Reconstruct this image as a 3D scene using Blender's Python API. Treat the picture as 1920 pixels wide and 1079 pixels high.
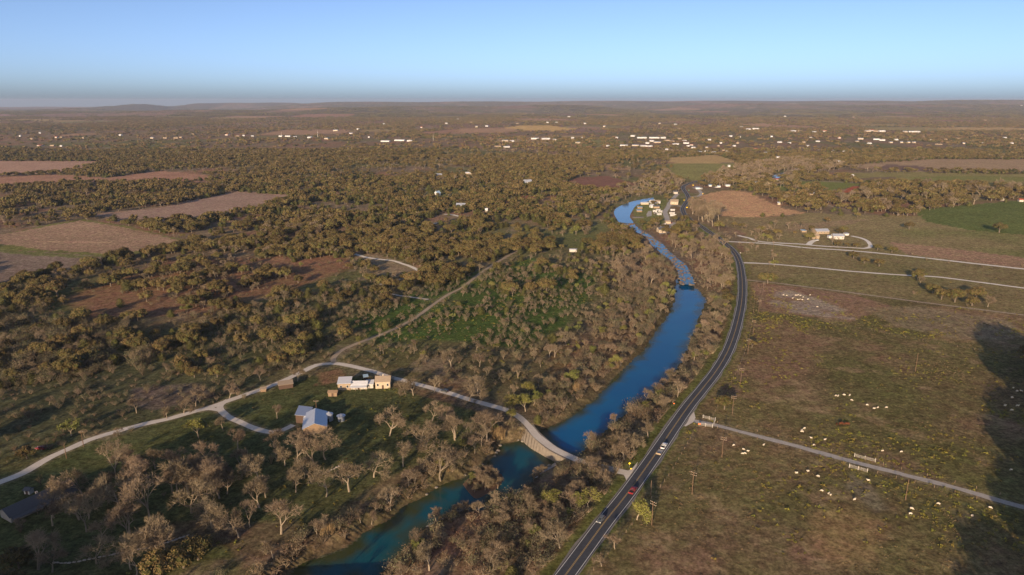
import bpy, bmesh, math, random
import numpy as np
from mathutils import Vector, Matrix
R = math.radians
random.seed(7); rng = np.random.default_rng(7)
scene = bpy.context.scene
for o in list(bpy.data.objects): bpy.data.objects.remove(o)
COL = scene.collection

# ------------------------------------------------------------------ camera, sky, sun, exposure
H = 160.0; PITCH = R(15.36); F = 1280.0
cam = bpy.data.cameras.new('camera'); camo = bpy.data.objects.new('camera', cam); COL.objects.link(camo)
cam.sensor_width = 36; cam.lens = 24.0; cam.clip_start = 1; cam.clip_end = 90000
camo.location = (0, 0, H); camo.rotation_euler = (R(90) - PITCH, 0, 0)
scene.camera = camo
SUN_EL, SUN_AZ = R(12.5), R(199.5)          # azimuth clockwise from +Y
wd = bpy.data.worlds.new('World'); scene.world = wd; wd.use_nodes = True
wn = wd.node_tree.nodes; wl = wd.node_tree.links
sky = wn.new('ShaderNodeTexSky'); sky.sky_type = 'NISHITA'; sky.sun_disc = False
sky.sun_elevation = SUN_EL; sky.sun_rotation = SUN_AZ
sky.altitude = 400; sky.air_density = 0.36; sky.dust_density = 1.8; sky.ozone_density = 1.3
bg = wn['Background']; bg.inputs['Strength'].default_value = 0.13
wl.new(sky.outputs[0], bg.inputs[0])
sl = bpy.data.lights.new('sun', 'SUN'); sl.energy = 5.0; sl.angle = R(0.6); sl.color = (1.0, 0.73, 0.47)
so = bpy.data.objects.new('sun', sl); COL.objects.link(so)
sd = Vector((math.sin(SUN_AZ) * math.cos(SUN_EL), math.cos(SUN_AZ) * math.cos(SUN_EL), math.sin(SUN_EL)))
so.rotation_euler = sd.to_track_quat('Z', 'Y').to_euler(); so.location = (0, -200, 400)
vs = scene.view_settings; vs.view_transform = 'Standard'; vs.look = 'None'; vs.gamma = 1; vs.use_curve_mapping = False
vs.exposure = 0.72
cy = scene.cycles
cy.max_bounces = 4; cy.diffuse_bounces = 2; cy.glossy_bounces = 2; cy.transmission_bounces = 2; cy.volume_bounces = 0
cy.use_denoising = True
try: cy.denoiser = 'OPENIMAGEDENOISE'
except Exception: pass

# ------------------------------------------------------------------ helpers: noise, projection, polygons
def _hash(ix, iy, seed):
    n = (ix.astype(np.int64) * 374761393 + iy.astype(np.int64) * 668265263 + seed * 974634777) & 0x7fffffff
    n = ((n ^ (n >> 13)) * 1274126177) & 0x7fffffff
    return ((n ^ (n >> 16)) & 0xffff) / 65535.0
def vnoise(x, y, seed=0):
    x = np.asarray(x, float); y = np.asarray(y, float)
    ix = np.floor(x); iy = np.floor(y); fx = x - ix; fy = y - iy
    fx = fx * fx * (3 - 2 * fx); fy = fy * fy * (3 - 2 * fy)
    a = _hash(ix, iy, seed); b = _hash(ix + 1, iy, seed); c = _hash(ix, iy + 1, seed); d = _hash(ix + 1, iy + 1, seed)
    return (a * (1 - fx) + b * fx) * (1 - fy) + (c * (1 - fx) + d * fx) * fy
def fbm(x, y, seed=0, o=4):
    s = 0; a = 0.5; t = 0
    for k in range(o):
        s = s + a * vnoise(x * 2 ** k, y * 2 ** k, seed + k); t += a; a *= 0.5
    return s / t
def sstep(x, a, b):
    t = np.clip((x - a) / (b - a), 0, 1); return t * t * (3 - 2 * t)
CP, SP = math.cos(PITCH), math.sin(PITCH)
def P(x, y, z=0.0):
    "the ground point (at height z) seen at pixel x, y of the photograph"
    u = (x - 960) / F; v = (539.5 - y) / F
    Z = -SP + v * CP; t = (z - H) / Z
    return (u * t, (CP + v * SP) * t)
def PX(X, Y, Z):
    dz = Z - H
    d = Y * CP - dz * SP; up = Y * SP + dz * CP
    return 960 + F * X / d, 539.5 - F * up / d
def W(pts, z=0.0): return np.array([P(x, y, z) for x, y in pts])
def inpoly(X, Y, poly):
    c = np.zeros(X.shape, bool)
    x0, y0 = poly[:, 0], poly[:, 1]
    sel = (X > x0.min()) & (X < x0.max()) & (Y > y0.min()) & (Y < y0.max())
    if not sel.any(): return c
    xs, ys = X[sel], Y[sel]; cc = np.zeros(xs.shape, bool); n = len(poly)
    for i in range(n):
        ax, ay = poly[i]; bx, by = poly[i - 1]
        if ay == by: continue
        cond = ((ay > ys) != (by > ys)) & (xs < (bx - ax) * (ys - ay) / (by - ay) + ax)
        cc ^= cond
    c[sel] = cc; return c
def dist_line(X, Y, line, closed=False, cap=60.0):
    d = np.full(X.shape, cap); n = len(line)
    x0, y0 = line.min(0) - cap; x1, y1 = line.max(0) + cap
    sel = (X > x0) & (X < x1) & (Y > y0) & (Y < y1)
    if not sel.any(): return d
    xs, ys = X[sel], Y[sel]; dd = np.full(xs.shape, cap)
    for i in range(n if closed else n - 1):
        a = line[i]; b = line[(i + 1) % n]; ab = b - a; L = max((ab ** 2).sum(), 1e-6)
        t = np.clip(((xs - a[0]) * ab[0] + (ys - a[1]) * ab[1]) / L, 0, 1)
        dd = np.minimum(dd, np.hypot(xs - a[0] - t * ab[0], ys - a[1] - t * ab[1]))
    d[sel] = dd; return d
def spline(pts, step=3.0):
    "Catmull-Rom through world points, resampled"
    pts = np.asarray(pts, float); p = np.vstack([2 * pts[0] - pts[1], pts, 2 * pts[-1] - pts[-2]]); out = []
    for i in range(1, len(p) - 2):
        L = np.hypot(*(p[i + 1] - p[i])); n = max(2, int(L / step))
        for k in range(n):
            t = k / n
            out.append(0.5 * ((2 * p[i]) + (-p[i - 1] + p[i + 1]) * t + (2 * p[i - 1] - 5 * p[i] + 4 * p[i + 1] - p[i + 2]) * t * t + (-p[i - 1] + 3 * p[i] - 3 * p[i + 1] + p[i + 2]) * t ** 3))
    out.append(p[-2]); return np.array(out)

# ------------------------------------------------------------------ layout measured from the photograph (pixels -> ground)
ZU, ZL = -2.4, -4.4                                   # water level above and below the dam
UP_L = [(1010,809),(1037,799),(1063,784),(1083,769),(1104,756),(1120,743),(1147,713),(1173,690),(1207,657),(1237,610),(1255,588),(1265,565),(1267,545),(1266,527),(1279,514)]
UP_R = [(1292,514),(1300,533),(1315,551),(1325,563),(1317,583),(1307,610),(1293,647),(1280,680),(1250,713),(1223,740),(1177,773),(1150,793),(1107,833),(1080,857)]
upper_pool = np.vstack([W(UP_L, ZU), W(UP_R, ZU), W([(1043,841)], ZU)])
LOW = [(977,826),(1008,846),(1042,864),(1036,877),(1010,889),(993,906),(973,926),(945,936),(925,950),(903,958),(893,952),(870,962),(835,975),(800,989),(773,1012),(750,1036),(730,1062),(712,1092),
       (500,1110),(547,1072),(567,1059),(605,1042),(650,1026),(680,1002),(730,979),(753,956),(787,939),(827,912),(870,896),(887,879),(933,852),(937,834)]
lower_pool = W(LOW, ZL)
RAP_C = [(1290,534),(1285,518),(1275,497),(1255,480),(1238,465),(1226,453),(1210,440),(1190,430),(1178,420)]
FAR_POOL = [(1160,417),(1152,403),(1152,395),(1160,388),(1175,382),(1190,377),(1222,371),(1224,374),(1206,381),(1193,386),(1186,395),(1181,407),(1187,419)]
rapids_line = spline(W(RAP_C), 4.0)
far_pool = W(FAR_POOL)
far_reach = W([(1440,337),(1452,328),(1470,322),(1490,317),(1505,313),(1508,315),(1490,321),(1472,327),(1460,334),(1450,338)])
HWY = [(1030,1118),(1060,1079),(1092,1036),(1134,979),(1179,922),(1235,843),(1262,803),(1290,763),(1318,728),(1342,697),(1362,664),(1375,632),(1384,600),(1390,570),(1392,545),(1391,520),(1387,495),(1380,478),(1370,466),(1353,452),(1337,440),(1325,432),(1312,423),(1295,413),(1284,403),(1280,393),(1282,387),(1288,378),(1291,372),(1287,363),(1281,354),(1284,348),(1300,342),(1318,338)]
hwy = spline(W(HWY), 4.0)
DR = {   # gravel drives and lanes: pixels, width in metres
 'dam_drive': ([(1184,888),(1160,884),(1125,875),(1092,866),(1060,853),(1030,836),(1008,818),(990,798),(973,782),(950,769),(923,761),(880,749),(847,739),(805,727),(767,717),(730,707),(690,694),(650,685),(623,682),(593,685),(567,697),(533,713),(500,727),(467,738),(433,750),(400,762),(360,773),(317,785),(273,795),(217,810),(167,825),(127,843),(90,860),(53,882),(30,893),(-10,908)], 4.2),
 'barn_drive': ([(428,750),(416,758),(412,765),(416,773),(430,783),(453,793),(480,804),(508,811),(530,807),(550,797)], 3.8),
 'drive_link': ([(378,769),(394,767),(412,770)], 3.0),
 'meadow_lane': ([(626,681),(625,672),(640,658),(673,643),(717,627),(750,612),(783,593),(810,573),(840,553),(870,537),(900,513),(935,490),(963,474),(987,457)], 3.0),
 'ranch_road': ([(664,476),(683,482),(707,486),(735,489),(752,494),(770,500),(784,507),(788,511),(780,517),(763,521),(735,527),(705,538)], 4.2),
 'brush_track': ([(703,543),(722,549),(745,554),(775,558),(803,562)], 2.4),
 'hill_house_drive': ([(833,402),(848,403),(864,407),(880,411),(894,410),(908,405)], 5.0),
 'hill_house_track': ([(788,424),(805,421),(826,417)], 5.0),
 'pasture_lane': ([(1290,787),(1308,791),(1340,797),(1378,807),(1413,816),(1493,837),(1580,861),(1680,887),(1780,912),(1880,941),(1960,962)], 3.4),
 'fence_track': ([(1396,525),(1447,530),(1510,538),(1580,547),(1713,565),(1847,582),(1960,596)], 2.6),
 'lower_lane': ([(1390,493),(1440,495),(1523,502),(1607,510),(1690,516),(1760,520),(1840,530),(1960,546)], 3.6),
 'upper_lane': ([(1357,453),(1400,455),(1447,458),(1513,465),(1590,470),(1697,480),(1813,493),(1913,504),(1980,511)], 4.6),
 'farm_lane': ([(1384,442),(1405,447),(1423,453),(1460,456),(1500,458),(1530,461),(1563,463),(1600,465),(1622,466),(1632,462),(1627,453),(1615,447),(1597,443)], 4.6),
 'farm_spur': ([(1516,459),(1520,455),(1530,450)], 6.0),
 'resort_road': ([(1270,364),(1258,378),(1252,390),(1247,398),(1250,408),(1253,416),(1266,420),(1283,425)], 7.0),
 'resort_link': ([(1252,388),(1266,386),(1280,388)], 4.0),
 'shelter_loop': ([(1291,369),(1306,369),(1315,364),(1310,357),(1300,352)], 6.0),
 'grove_lane': ([(1540,381),(1563,388),(1590,394)], 4.5),
 'grove_spur': ([(1620,385),(1645,381),(1668,379)], 4.5),
 'field_lane': ([(1480,338),(1530,340),(1600,343),(1660,346),(1720,350),(1800,354)], 6.0),
}
drives = {k: (spline(W(p), 3.0), w) for k, (p, w) in DR.items()}
parking = W([(-40,905),(0,897),(27,889),(44,894),(40,908),(33,920),(27,934),(0,950),(-40,960)])
resort_pad = [W([(1212,402),(1216,396),(1222,396),(1222,405),(1213,407)]), W([(1238,424),(1250,416),(1268,418),(1285,426),(1275,432),(1256,437),(1236,440)])]

# ------------------------------------------------------------------ terrain
MESAS = [(190,42,202.5,12000,900),(306,34,195.5,15500,1100),(275,40,199,15000,900),(418,30,194,17500,1000),(470,45,193,18500,1200),(545,70,192.5,19000,1500),(700,130,191,17500,1800),(900,150,190.5,17500,1800),
         (1120,160,189.5,18000,1800),(1330,150,189.2,18500,2000),(1560,170,189.2,18000,2000),(1800,190,188.2,15500,1600),(2050,200,188.4,15500,1600),(400,120,206,9000,900),(640,110,202,9500,1000),(120,160,212,8000,800),(820,150,199,11000,1200),(1030,120,197,11500,1200),(1700,170,196,11500,1200),(1380,150,194,13000,1300),(1950,160,196,11000,1200)]
def terr(X, Y, carve=True):
    X = np.asarray(X, float); Y = np.asarray(Y, float)
    z = sstep(Y, 1300, 5000) * (8 * (fbm(X / 900, Y / 900, 3) - 0.5)) + sstep(Y, 3500, 9000) * (55 * (fbm(X / 2200, Y / 2600, 9) - 0.42))
    z = z - 62 * sstep(Y, 9000, 15000) * sstep(-X / np.maximum(Y, 1), .24, .42)
    for px, wpx, py, D, dep in MESAS:
        x0 = (px - 960) / F * D / CP * 1.0; w = wpx / F * D; top = H - D * (py - 188) / F
        q = np.exp(-np.abs((X - x0) / w) ** 3 - ((Y - D) / dep) ** 2)
        z = np.maximum(z, z * (1 - q) + top * q)
    z = z + 53 * sstep(-X, 105, 230) * np.exp(-((Y - 40) / 82) ** 2)                        # bluff behind the photographer
    near = (Y > 150) & (Y < 720)
    if carve and near.any():
        xs, ys = X[near], Y[near]; zz = np.zeros(xs.shape)
        wob = (fbm(xs / 9, ys / 9, 21) - 0.5) * 3.0
        for poly, zw in ((upper_pool, ZU), (lower_pool, ZL)):
            d = dist_line(xs, ys, poly, True, 40); s = np.where(inpoly(xs, ys, poly), -d, d) + wob
            bank = 3.5 if zw == ZU else 5.5
            b = np.where(s < 0, zw - 2.5 * sstep(-s, 0, 7), zw * (1 - sstep(s, 0, bank)))
            zz = np.minimum(zz, b)
        z[near] = z[near] + zz
    return z
def th(x, y): return float(terr(np.array([x]), np.array([y]))[0])

# ------------------------------------------------------------------ mesh helpers
def tag(o, label=None, cat=None, group=None, kind=None):
    if label: o['label'] = label
    if cat: o['category'] = cat
    if group: o['group'] = group
    if kind: o['kind'] = kind
    return o
def link(o, parent=None):
    COL.objects.link(o)
    if parent: o.parent = parent
    return o
def empty(name, loc=(0, 0, 0), rz=0.0):
    o = bpy.data.objects.new(name, None); o.empty_display_size = 0.5; COL.objects.link(o); o.location = loc; o.rotation_euler = (0, 0, rz); return o
class MB:
    def __init__(s): s.v = []; s.f = []; s.m = []; s.mi = 0
    def add(s, vs, fs):
        b = len(s.v); s.v.extend(map(tuple, vs)); s.f.extend([tuple(b + i for i in f) for f in fs]); s.m.extend([s.mi] * len(fs)); return s
    def box(s, x0, x1, y0, y1, z0, z1):
        return s.add([(x0,y0,z0),(x1,y0,z0),(x1,y1,z0),(x0,y1,z0),(x0,y0,z1),(x1,y0,z1),(x1,y1,z1),(x0,y1,z1)], [(0,3,2,1),(4,5,6,7),(0,1,5,4),(1,2,6,5),(2,3,7,6),(3,0,4,7)])
    def tube(s, a, b, r0, r1=None, n=6, cap=False):
        a = Vector(a); b = Vector(b); r1 = r0 if r1 is None else r1; d = (b - a)
        if d.length < 1e-6: return s
        d.normalize(); q = d.orthogonal().normalized(); w = d.cross(q); vs = []
        for c, r in ((a, r0), (b, r1)):
            for k in range(n):
                t = 2 * math.pi * k / n; vs.append(c + q * (r * math.cos(t)) + w * (r * math.sin(t)))
        fs = [(k, (k + 1) % n, n + (k + 1) % n, n + k) for k in range(n)]
        if cap: fs += [tuple(range(n))[::-1], tuple(range(n, 2 * n))]
        return s.add(vs, fs)
    def blade(s, a, b, w):
        a = Vector(a); b = Vector(b); d = (b - a); q = d.cross(Vector((random.gauss(0, 1), random.gauss(0, 1), random.gauss(0, 1))))
        if q.length < 1e-6: return s
        q.normalize(); return s.add([a - q * w * .5, a + q * w * .5, b], [(0, 1, 2)])
    def leaf(s, c, n, w):
        n = Vector(n)
        if n.length < 1e-6: n = Vector((0, 0, 1))
        n.normalize(); q = n.orthogonal().normalized(); w2 = n.cross(q); t = random.random() * 6.283
        a = q * math.cos(t) + w2 * math.sin(t); b = n.cross(a); c = Vector(c); l = w * random.uniform(.7, 1.3)
        return s.add([c - a * w * .5, c + b * l * .5, c + a * w * .5, c - b * l * .5], [(0, 1, 2, 3)])
    def blob(s, c, r, sz=1.0, sub=1):
        bm = bmesh.new(); bmesh.ops.create_icosphere(bm, subdivisions=sub, radius=1)
        vs = [(c[0] + v.co.x * r, c[1] + v.co.y * r, c[2] + v.co.z * r * sz) for v in bm.verts]; fs = [[v.index for v in f.verts] for f in bm.faces]; bm.free()
        return s.add(vs, fs)
    def mesh(s, name, mats):
        me = bpy.data.meshes.new(name); me.from_pydata(s.v, [], s.f)
        for m in (mats if isinstance(mats, (list, tuple)) else [mats]): me.materials.append(m)
        if any(s.m): me.polygons.foreach_set('material_index', s.m)
        me.update(); return me
    def build(s, name, mats, parent=None): return link(bpy.data.objects.new(name, s.mesh(name, mats)), parent)

# ------------------------------------------------------------------ materials
def newmat(name):
    m = bpy.data.materials.new(name); m.use_nodes = True; nt = m.node_tree; b = nt.nodes['Principled BSDF']; return m, nt, b
def mat(name, col, rough=0.85, var=0.25, scale=3.0, spec=0.2, inst=0.0, island=0.0, hue=0.0, metal=0.0, bump=0.0, trans=0.0):
    "base colour broken up by noise, per-thing and per-leaf variation"
    m, nt, b = newmat(name); N = nt.nodes; L = nt.links
    b.inputs['Roughness'].default_value = rough; b.inputs['Metallic'].default_value = metal; b.inputs['Specular IOR Level'].default_value = spec
    hsv = N.new('ShaderNodeHueSaturation'); hsv.inputs['Color'].default_value = (*col, 1)
    L.new(hsv.outputs[0], b.inputs['Base Color'])
    terms = []
    if var:
        tc = N.new('ShaderNodeTexCoord'); nz = N.new('ShaderNodeTexNoise'); nz.inputs['Scale'].default_value = scale; nz.inputs['Detail'].default_value = 4
        L.new(tc.outputs['Object'], nz.inputs['Vector']); terms.append((nz.outputs['Fac'], 2 * var))
        if bump:
            bp = N.new('ShaderNodeBump'); bp.inputs['Strength'].default_value = bump; L.new(nz.outputs['Fac'], bp.inputs['Height']); L.new(bp.outputs[0], b.inputs['Normal'])
    if inst:
        oi = N.new('ShaderNodeObjectInfo'); terms.append((oi.outputs['Random'], 2 * inst))
    if island:
        gi = N.new('ShaderNodeNewGeometry'); terms.append((gi.outputs['Random Per Island'], 2 * island))
    prev = None
    for so_, a in terms:
        mm = N.new('ShaderNodeMapRange'); mm.inputs['To Min'].default_value = 1 - a / 2; mm.inputs['To Max'].default_value = 1 + a / 2; L.new(so_, mm.inputs['Value'])
        if prev is None: prev = mm.outputs[0]
        else:
            mu = N.new('ShaderNodeMath'); mu.operation = 'MULTIPLY'; L.new(prev, mu.inputs[0]); L.new(mm.outputs[0], mu.inputs[1]); prev = mu.outputs[0]
    if prev: L.new(prev, hsv.inputs['Value'])
    if hue and inst:
        mh = N.new('ShaderNodeMath'); mh.operation = 'MULTIPLY'; mh.inputs[1].default_value = 7.31; L.new(oi.outputs['Random'], mh.inputs[0])
        fr = N.new('ShaderNodeMath'); fr.operation = 'FRACT'; L.new(mh.outputs[0], fr.inputs[0])
        mr = N.new('ShaderNodeMapRange'); mr.inputs['To Min'].default_value = .5 - hue; mr.inputs['To Max'].default_value = .5 + hue; L.new(fr.outputs[0], mr.inputs['Value']); L.new(mr.outputs[0], hsv.inputs['Hue'])
    return m
M = {
 'bark': mat('bark', (.24,.195,.14), .9, .2, 2, .1, .2), 'twig': mat('twig', (.175,.135,.09), .9, 0, 2, .1, .22, .25, .012),
 'oakbark': mat('oak_bark', (.13,.105,.08), .9, .2, 2, .1), 'oakleaf': mat('oak_leaf', (.118,.087,.034), .8, 0, 2, .15, .30, .14, .013),
 'juniper': mat('juniper_leaf', (.056,.056,.016), .8, 0, 2, .15, .3, .3, .015), 'bud': mat('spring_leaf', (.135,.140,.030), .75, 0, 2, .2, .25, .3, .02),
 'scrub': mat('scrub_leaf', (.100,.094,.052), .85, 0, 2, .1, .35, .3, .03), 'brownscrub': mat('brown_scrub', (.135,.085,.050), .9, 0, 2, .1, .3, .3, .015),
 'reed': mat('reed', (.26,.18,.09), .85, 0, 2, .1, .2, .3), 'weed': mat('weed', (.15,.135,.028), .85, 0, 2, .1, .35, .3, .03), 'drygrass': mat('dry_grass', (.165,.118,.060), .9, 0, 2, .1, .3, .3, .012),
 'cream': mat('cream_limestone', (.40,.33,.235), .9, .12, 1.2, .2, bump=.1), 'stone': mat('grey_limestone', (.36,.32,.27), .9, .25, 1.6, .2, bump=.2),
 'white': mat('white_paint', (.50,.49,.47), .7, .08, 1, .3), 'offwhite': mat('off_white', (.42,.39,.34), .8, .1, 1, .3), 'tan': mat('tan_siding', (.28,.215,.145), .85, .12, 1, .2),
 'metalroof': mat('galvanised_roof', (.42,.45,.50), .38, .10, .6, .5, metal=.35), 'whiteroof': mat('white_metal_roof', (.50,.51,.53), .45, .07, .6, .4), 'greyroof': mat('grey_shingle_roof', (.075,.08,.09), .9, .2, 2.5, .15),
 'tanroof': mat('tan_roof', (.28,.22,.16), .85, .12, 1, .2), 'redroof': mat('red_roof', (.33,.07,.04), .8, .12, 1, .2), 'blueroof': mat('blue_roof', (.22,.32,.42), .6, .1, 1, .3),
 'wood': mat('weathered_wood', (.22,.155,.10), .9, .25, 3, .1), 'darkwood': mat('dark_wood', (.09,.06,.045), .9, .25, 3, .1), 'polewood': mat('pole_wood', (.125,.08,.05), .9, .2, 2, .1),
 'concrete': mat('concrete', (.185,.16,.13), .9, .35, .8, .2, bump=.15), 'wire': mat('wire', (.16,.15,.14), .6, 0), 'glassdark': mat('dark_glass', (.02,.025,.03), .1, 0, spec=.6),
 'tyre': mat('tyre', (.02,.02,.02), .9, 0), 'rim': mat('rim', (.4,.4,.42), .4, 0, metal=.7),
 'carwhite': mat('white_car_paint', (.6,.6,.6), .3, 0, spec=.5), 'carred': mat('red_car_paint', (.20,.02,.022), .3, 0, spec=.5), 'cardark': mat('dark_car_paint', (.035,.042,.05), .3, 0, spec=.5), 'cargrey': mat('grey_car_paint', (.11,.12,.13), .3, 0, spec=.5), 'carsilver': mat('silver_car_paint', (.42,.43,.45), .3, 0, spec=.5),
 'lamp': mat('lamp_lens', (.7,.68,.6), .2, 0), 'tail': mat('tail_lens', (.35,.02,.02), .3, 0), 'steel': mat('steel_deck', (.30,.29,.28), .6, .2, 2, .4),
 'wool': mat('wool', (.50,.44,.34), .95, .1, 5, .1), 'cowhide': mat('brown_hide', (.085,.03,.014), .8, .15, 2, .1), 'yellow': mat('yellow_sign', (.75,.50,.03), .5, 0), 'orange': mat('orange_sign', (.7,.16,.04), .6, 0), 'green': mat('green_sign', (.05,.25,.14), .5, 0),
 'rock': mat('pale_rock', (.22,.195,.16), .9, .3, 1.5, .1), 'soil': mat('brown_soil', (.14,.09,.06), .95, .25, .3, .05),
}
def gravel_mat(name, col, col2, scale=1.2):
    m, nt, b = newmat(name); N = nt.nodes; L = nt.links
    g = N.new('ShaderNodeNewGeometry'); n1 = N.new('ShaderNodeTexNoise'); n1.inputs['Scale'].default_value = scale; n1.inputs['Detail'].default_value = 5
    n2 = N.new('ShaderNodeTexNoise'); n2.inputs['Scale'].default_value = scale * .13; n2.inputs['Detail'].default_value = 4
    L.new(g.outputs['Position'], n1.inputs['Vector']); L.new(g.outputs['Position'], n2.inputs['Vector'])
    ad = N.new('ShaderNodeMath'); ad.operation = 'ADD'; L.new(n1.outputs['Fac'], ad.inputs[0]); L.new(n2.outputs['Fac'], ad.inputs[1])
    r = N.new('ShaderNodeMapRange'); r.inputs['From Min'].default_value = .7; r.inputs['From Max'].default_value = 1.3; L.new(ad.outputs[0], r.inputs['Value'])
    mx = N.new('ShaderNodeMix'); mx.data_type = 'RGBA'; mx.inputs[6].default_value = (*col, 1); mx.inputs[7].default_value = (*col2, 1); L.new(r.outputs[0], mx.inputs[0])
    L.new(mx.outputs[2], b.inputs['Base Color']); b.inputs['Roughness'].default_value = .92; b.inputs['Specular IOR Level'].default_value = .15
    bp = N.new('ShaderNodeBump'); bp.inputs['Strength'].default_value = .25; bp.inputs['Distance'].default_value = .08; L.new(n1.outputs['Fac'], bp.inputs['Height']); L.new(bp.outputs[0], b.inputs['Normal'])
    return m
M['gravel'] = gravel_mat('pale_gravel', (.46,.41,.35), (.60,.55,.48)); M['track'] = gravel_mat('dirt_track', (.26,.20,.14), (.36,.29,.21)); M['caliche'] = gravel_mat('white_caliche', (.60,.56,.49), (.74,.70,.63))
M['greygravel'] = gravel_mat('grey_gravel', (.30,.27,.24), (.42,.39,.35))
M['asphalt'] = gravel_mat('asphalt', (.042,.047,.058), (.062,.066,.076), .8); M['shoulder'] = gravel_mat('worn_shoulder', (.14,.13,.12), (.20,.185,.165))  # asphalt leans dark and blue: skylit shade put into its colour
M['linewhite'] = mat('worn_white_line', (.50,.50,.49), .8, .25, 1.5, .2); M['lineyellow'] = mat('worn_yellow_line', (.40,.28,.12), .8, .25, 1.5, .2)
def water_mat(name, deep, shallow):
    m, nt, b = newmat(name); N = nt.nodes; L = nt.links
    g = N.new('ShaderNodeNewGeometry'); nz = N.new('ShaderNodeTexNoise'); nz.inputs['Scale'].default_value = .035; nz.inputs['Detail'].default_value = 5
    L.new(g.outputs['Position'], nz.inputs['Vector'])
    r = N.new('ShaderNodeMapRange'); r.inputs['From Min'].default_value = .42; r.inputs['From Max'].default_value = .68; L.new(nz.outputs['Fac'], r.inputs['Value'])
    mx = N.new('ShaderNodeMix'); mx.data_type = 'RGBA'; mx.inputs[6].default_value = (*deep, 1); mx.inputs[7].default_value = (*shallow, 1); L.new(r.outputs[0], mx.inputs[0]); 
    at_ = N.new('ShaderNodeAttribute'); at_.attribute_name = 'shallow'; m2 = N.new('ShaderNodeMix'); m2.data_type = 'RGBA'; L.new(at_.outputs['Fac'], m2.inputs[0]); L.new(mx.outputs[2], m2.inputs[6]); m2.inputs[7].default_value = (.035, .045, .016, 1); L.new(m2.outputs[2], b.inputs['Base Color'])
    b.inputs['Roughness'].default_value = .08; b.inputs['IOR'].default_value = 1.33; b.inputs['Specular IOR Level'].default_value = .5
    w = N.new('ShaderNodeTexNoise'); w.inputs['Scale'].default_value = .9; w.inputs['Detail'].default_value = 4; L.new(g.outputs['Position'], w.inputs['Vector'])
    bp = N.new('ShaderNodeBump'); bp.inputs['Strength'].default_value = .22; bp.inputs['Distance'].default_value = .12; L.new(w.outputs['Fac'], bp.inputs['Height']); L.new(bp.outputs[0], b.inputs['Normal'])
    return m
M['water'] = water_mat('river_water', (.001,.076,.205), (.002,.096,.225)); M['waterlow'] = water_mat('shallow_water', (.003,.058,.080), (.008,.072,.082)); M['waterfar'] = water_mat('far_water', (.04,.13,.21), (.06,.16,.24))  # far water is paler: sky reflection put into its base colour

# ------------------------------------------------------------------ ground
rows = np.concatenate([np.linspace(-1400, -260, 8), np.linspace(-230, 155, 40), 1 / np.linspace(1 / 160, 1 / 4200, 640), np.geomspace(4300, 23000, 110)])
cols = np.sign(np.linspace(-1, 1, 641)) * np.abs(np.linspace(-1, 1, 641)) ** 1.0 * 1.3
def halfw(Y): return np.where(Y < 160, 290 + (160 - Y) * 2.2, 148 + 0.89 * Y)
YY, SS = np.meshgrid(rows, cols, indexing='ij'); XX = SS * halfw(YY)
gx, gy = XX.ravel(), YY.ravel(); gz = terr(gx, gy)
# land cover: albedo per vertex, from the field shapes seen in the photograph
FARF = []
def mixc(C, c, a): C += (np.asarray(c) - C) * a[:, None]
n1 = fbm(gx / 60, gy / 60, 31); n2 = fbm(gx / 14, gy / 14, 41); n3 = fbm(gx / 260, gy / 260, 51); n4 = fbm(gx / 900, gy / 1400, 61)
C = np.empty((gx.size, 3)); C[:] = (.115,.088,.055)
mixc(C, (.15,.088,.055), sstep(n1, .45, .7)); mixc(C, (.085,.085,.034), sstep(n3, .5, .68)); mixc(C, (.19,.145,.10), sstep(n2, .58, .8) * .6)
far = sstep(gy, 2200, 5000)
mixc(C, (.14,.092,.065), far * sstep(n4, .5, .62)); mixc(C, (.095,.08,.045), far * sstep(n4, .5, .35)); mixc(C, (.19,.13,.085), far * sstep(n3, .6, .72) * .8)
mixc(C, (.065,.055,.04), sstep(gy, 5000, 9000) * sstep(fbm(gx / 700, gy / 1500, 71), .38, .6) * .8)
WX = gx + (fbm(gx / 16, gy / 16, 81) - .5) * 9; WYY = gy + (fbm(gx / 16, gy / 16, 91) - .5) * 9
def field(px, col, a=1.0, world=None, nz=None, soft=0.0, crisp=False):
    poly = W(px) if world is None else world
    x, y = (gx, gy) if crisp else (WX, WYY)
    k = inpoly(x, y, poly).astype(float)
    if soft:
        d = dist_line(gx, gy, poly, True, soft * 1.5); k = k * sstep(d, 0, soft)
    if nz is not None: k = k * nz
    mixc(C, col, k * a)
# right bank pastures
field([(1390,525),(1395,440),(1500,400),(1720,405),(1960,370),(1960,600),(1700,570),(1500,540)], (.155,.125,.060)); field([(1390,525),(1395,440),(1500,400),(1720,405),(1960,370),(1960,600)], (.110,.115,.040), .85, nz=sstep(n3 + .3 * n1, .55, .80))
field([(1715,393),(1800,386),(1960,372),(1960,445),(1820,432),(1735,416)], (.068,.088,.026), .9); field([(1440,425),(1560,415),(1640,410),(1600,420),(1480,435)], (.19,.135,.082), .7)
field([(1663,453),(1800,468),(1960,490),(1960,512),(1850,496),(1700,477)], (.215,.140,.088), .95)
field([(1400,527),(1580,548),(1960,597),(1960,1150),(1000,1150),(1110,1079),(1290,840),(1380,660)], (.128,.096,.050))
fp = W([(1400,527),(1580,548),(1960,597),(1960,1150),(1000,1150),(1110,1079),(1290,840),(1380,660)])
field(0, (.112,.098,.040), .75, fp, sstep(fbm(gx / 45, gy / 45, 101), .42, .62)); field(0, (.165,.108,.064), .75, fp, sstep(fbm(gx / 30, gy / 30, 111), .50, .68)); field(0, (.085,.084,.030), .6, fp, sstep(fbm(gx / 70, gy / 70, 121), .50, .66)); field(0, (.21,.15,.085), .6, fp, sstep(n2, .6, .75))
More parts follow.
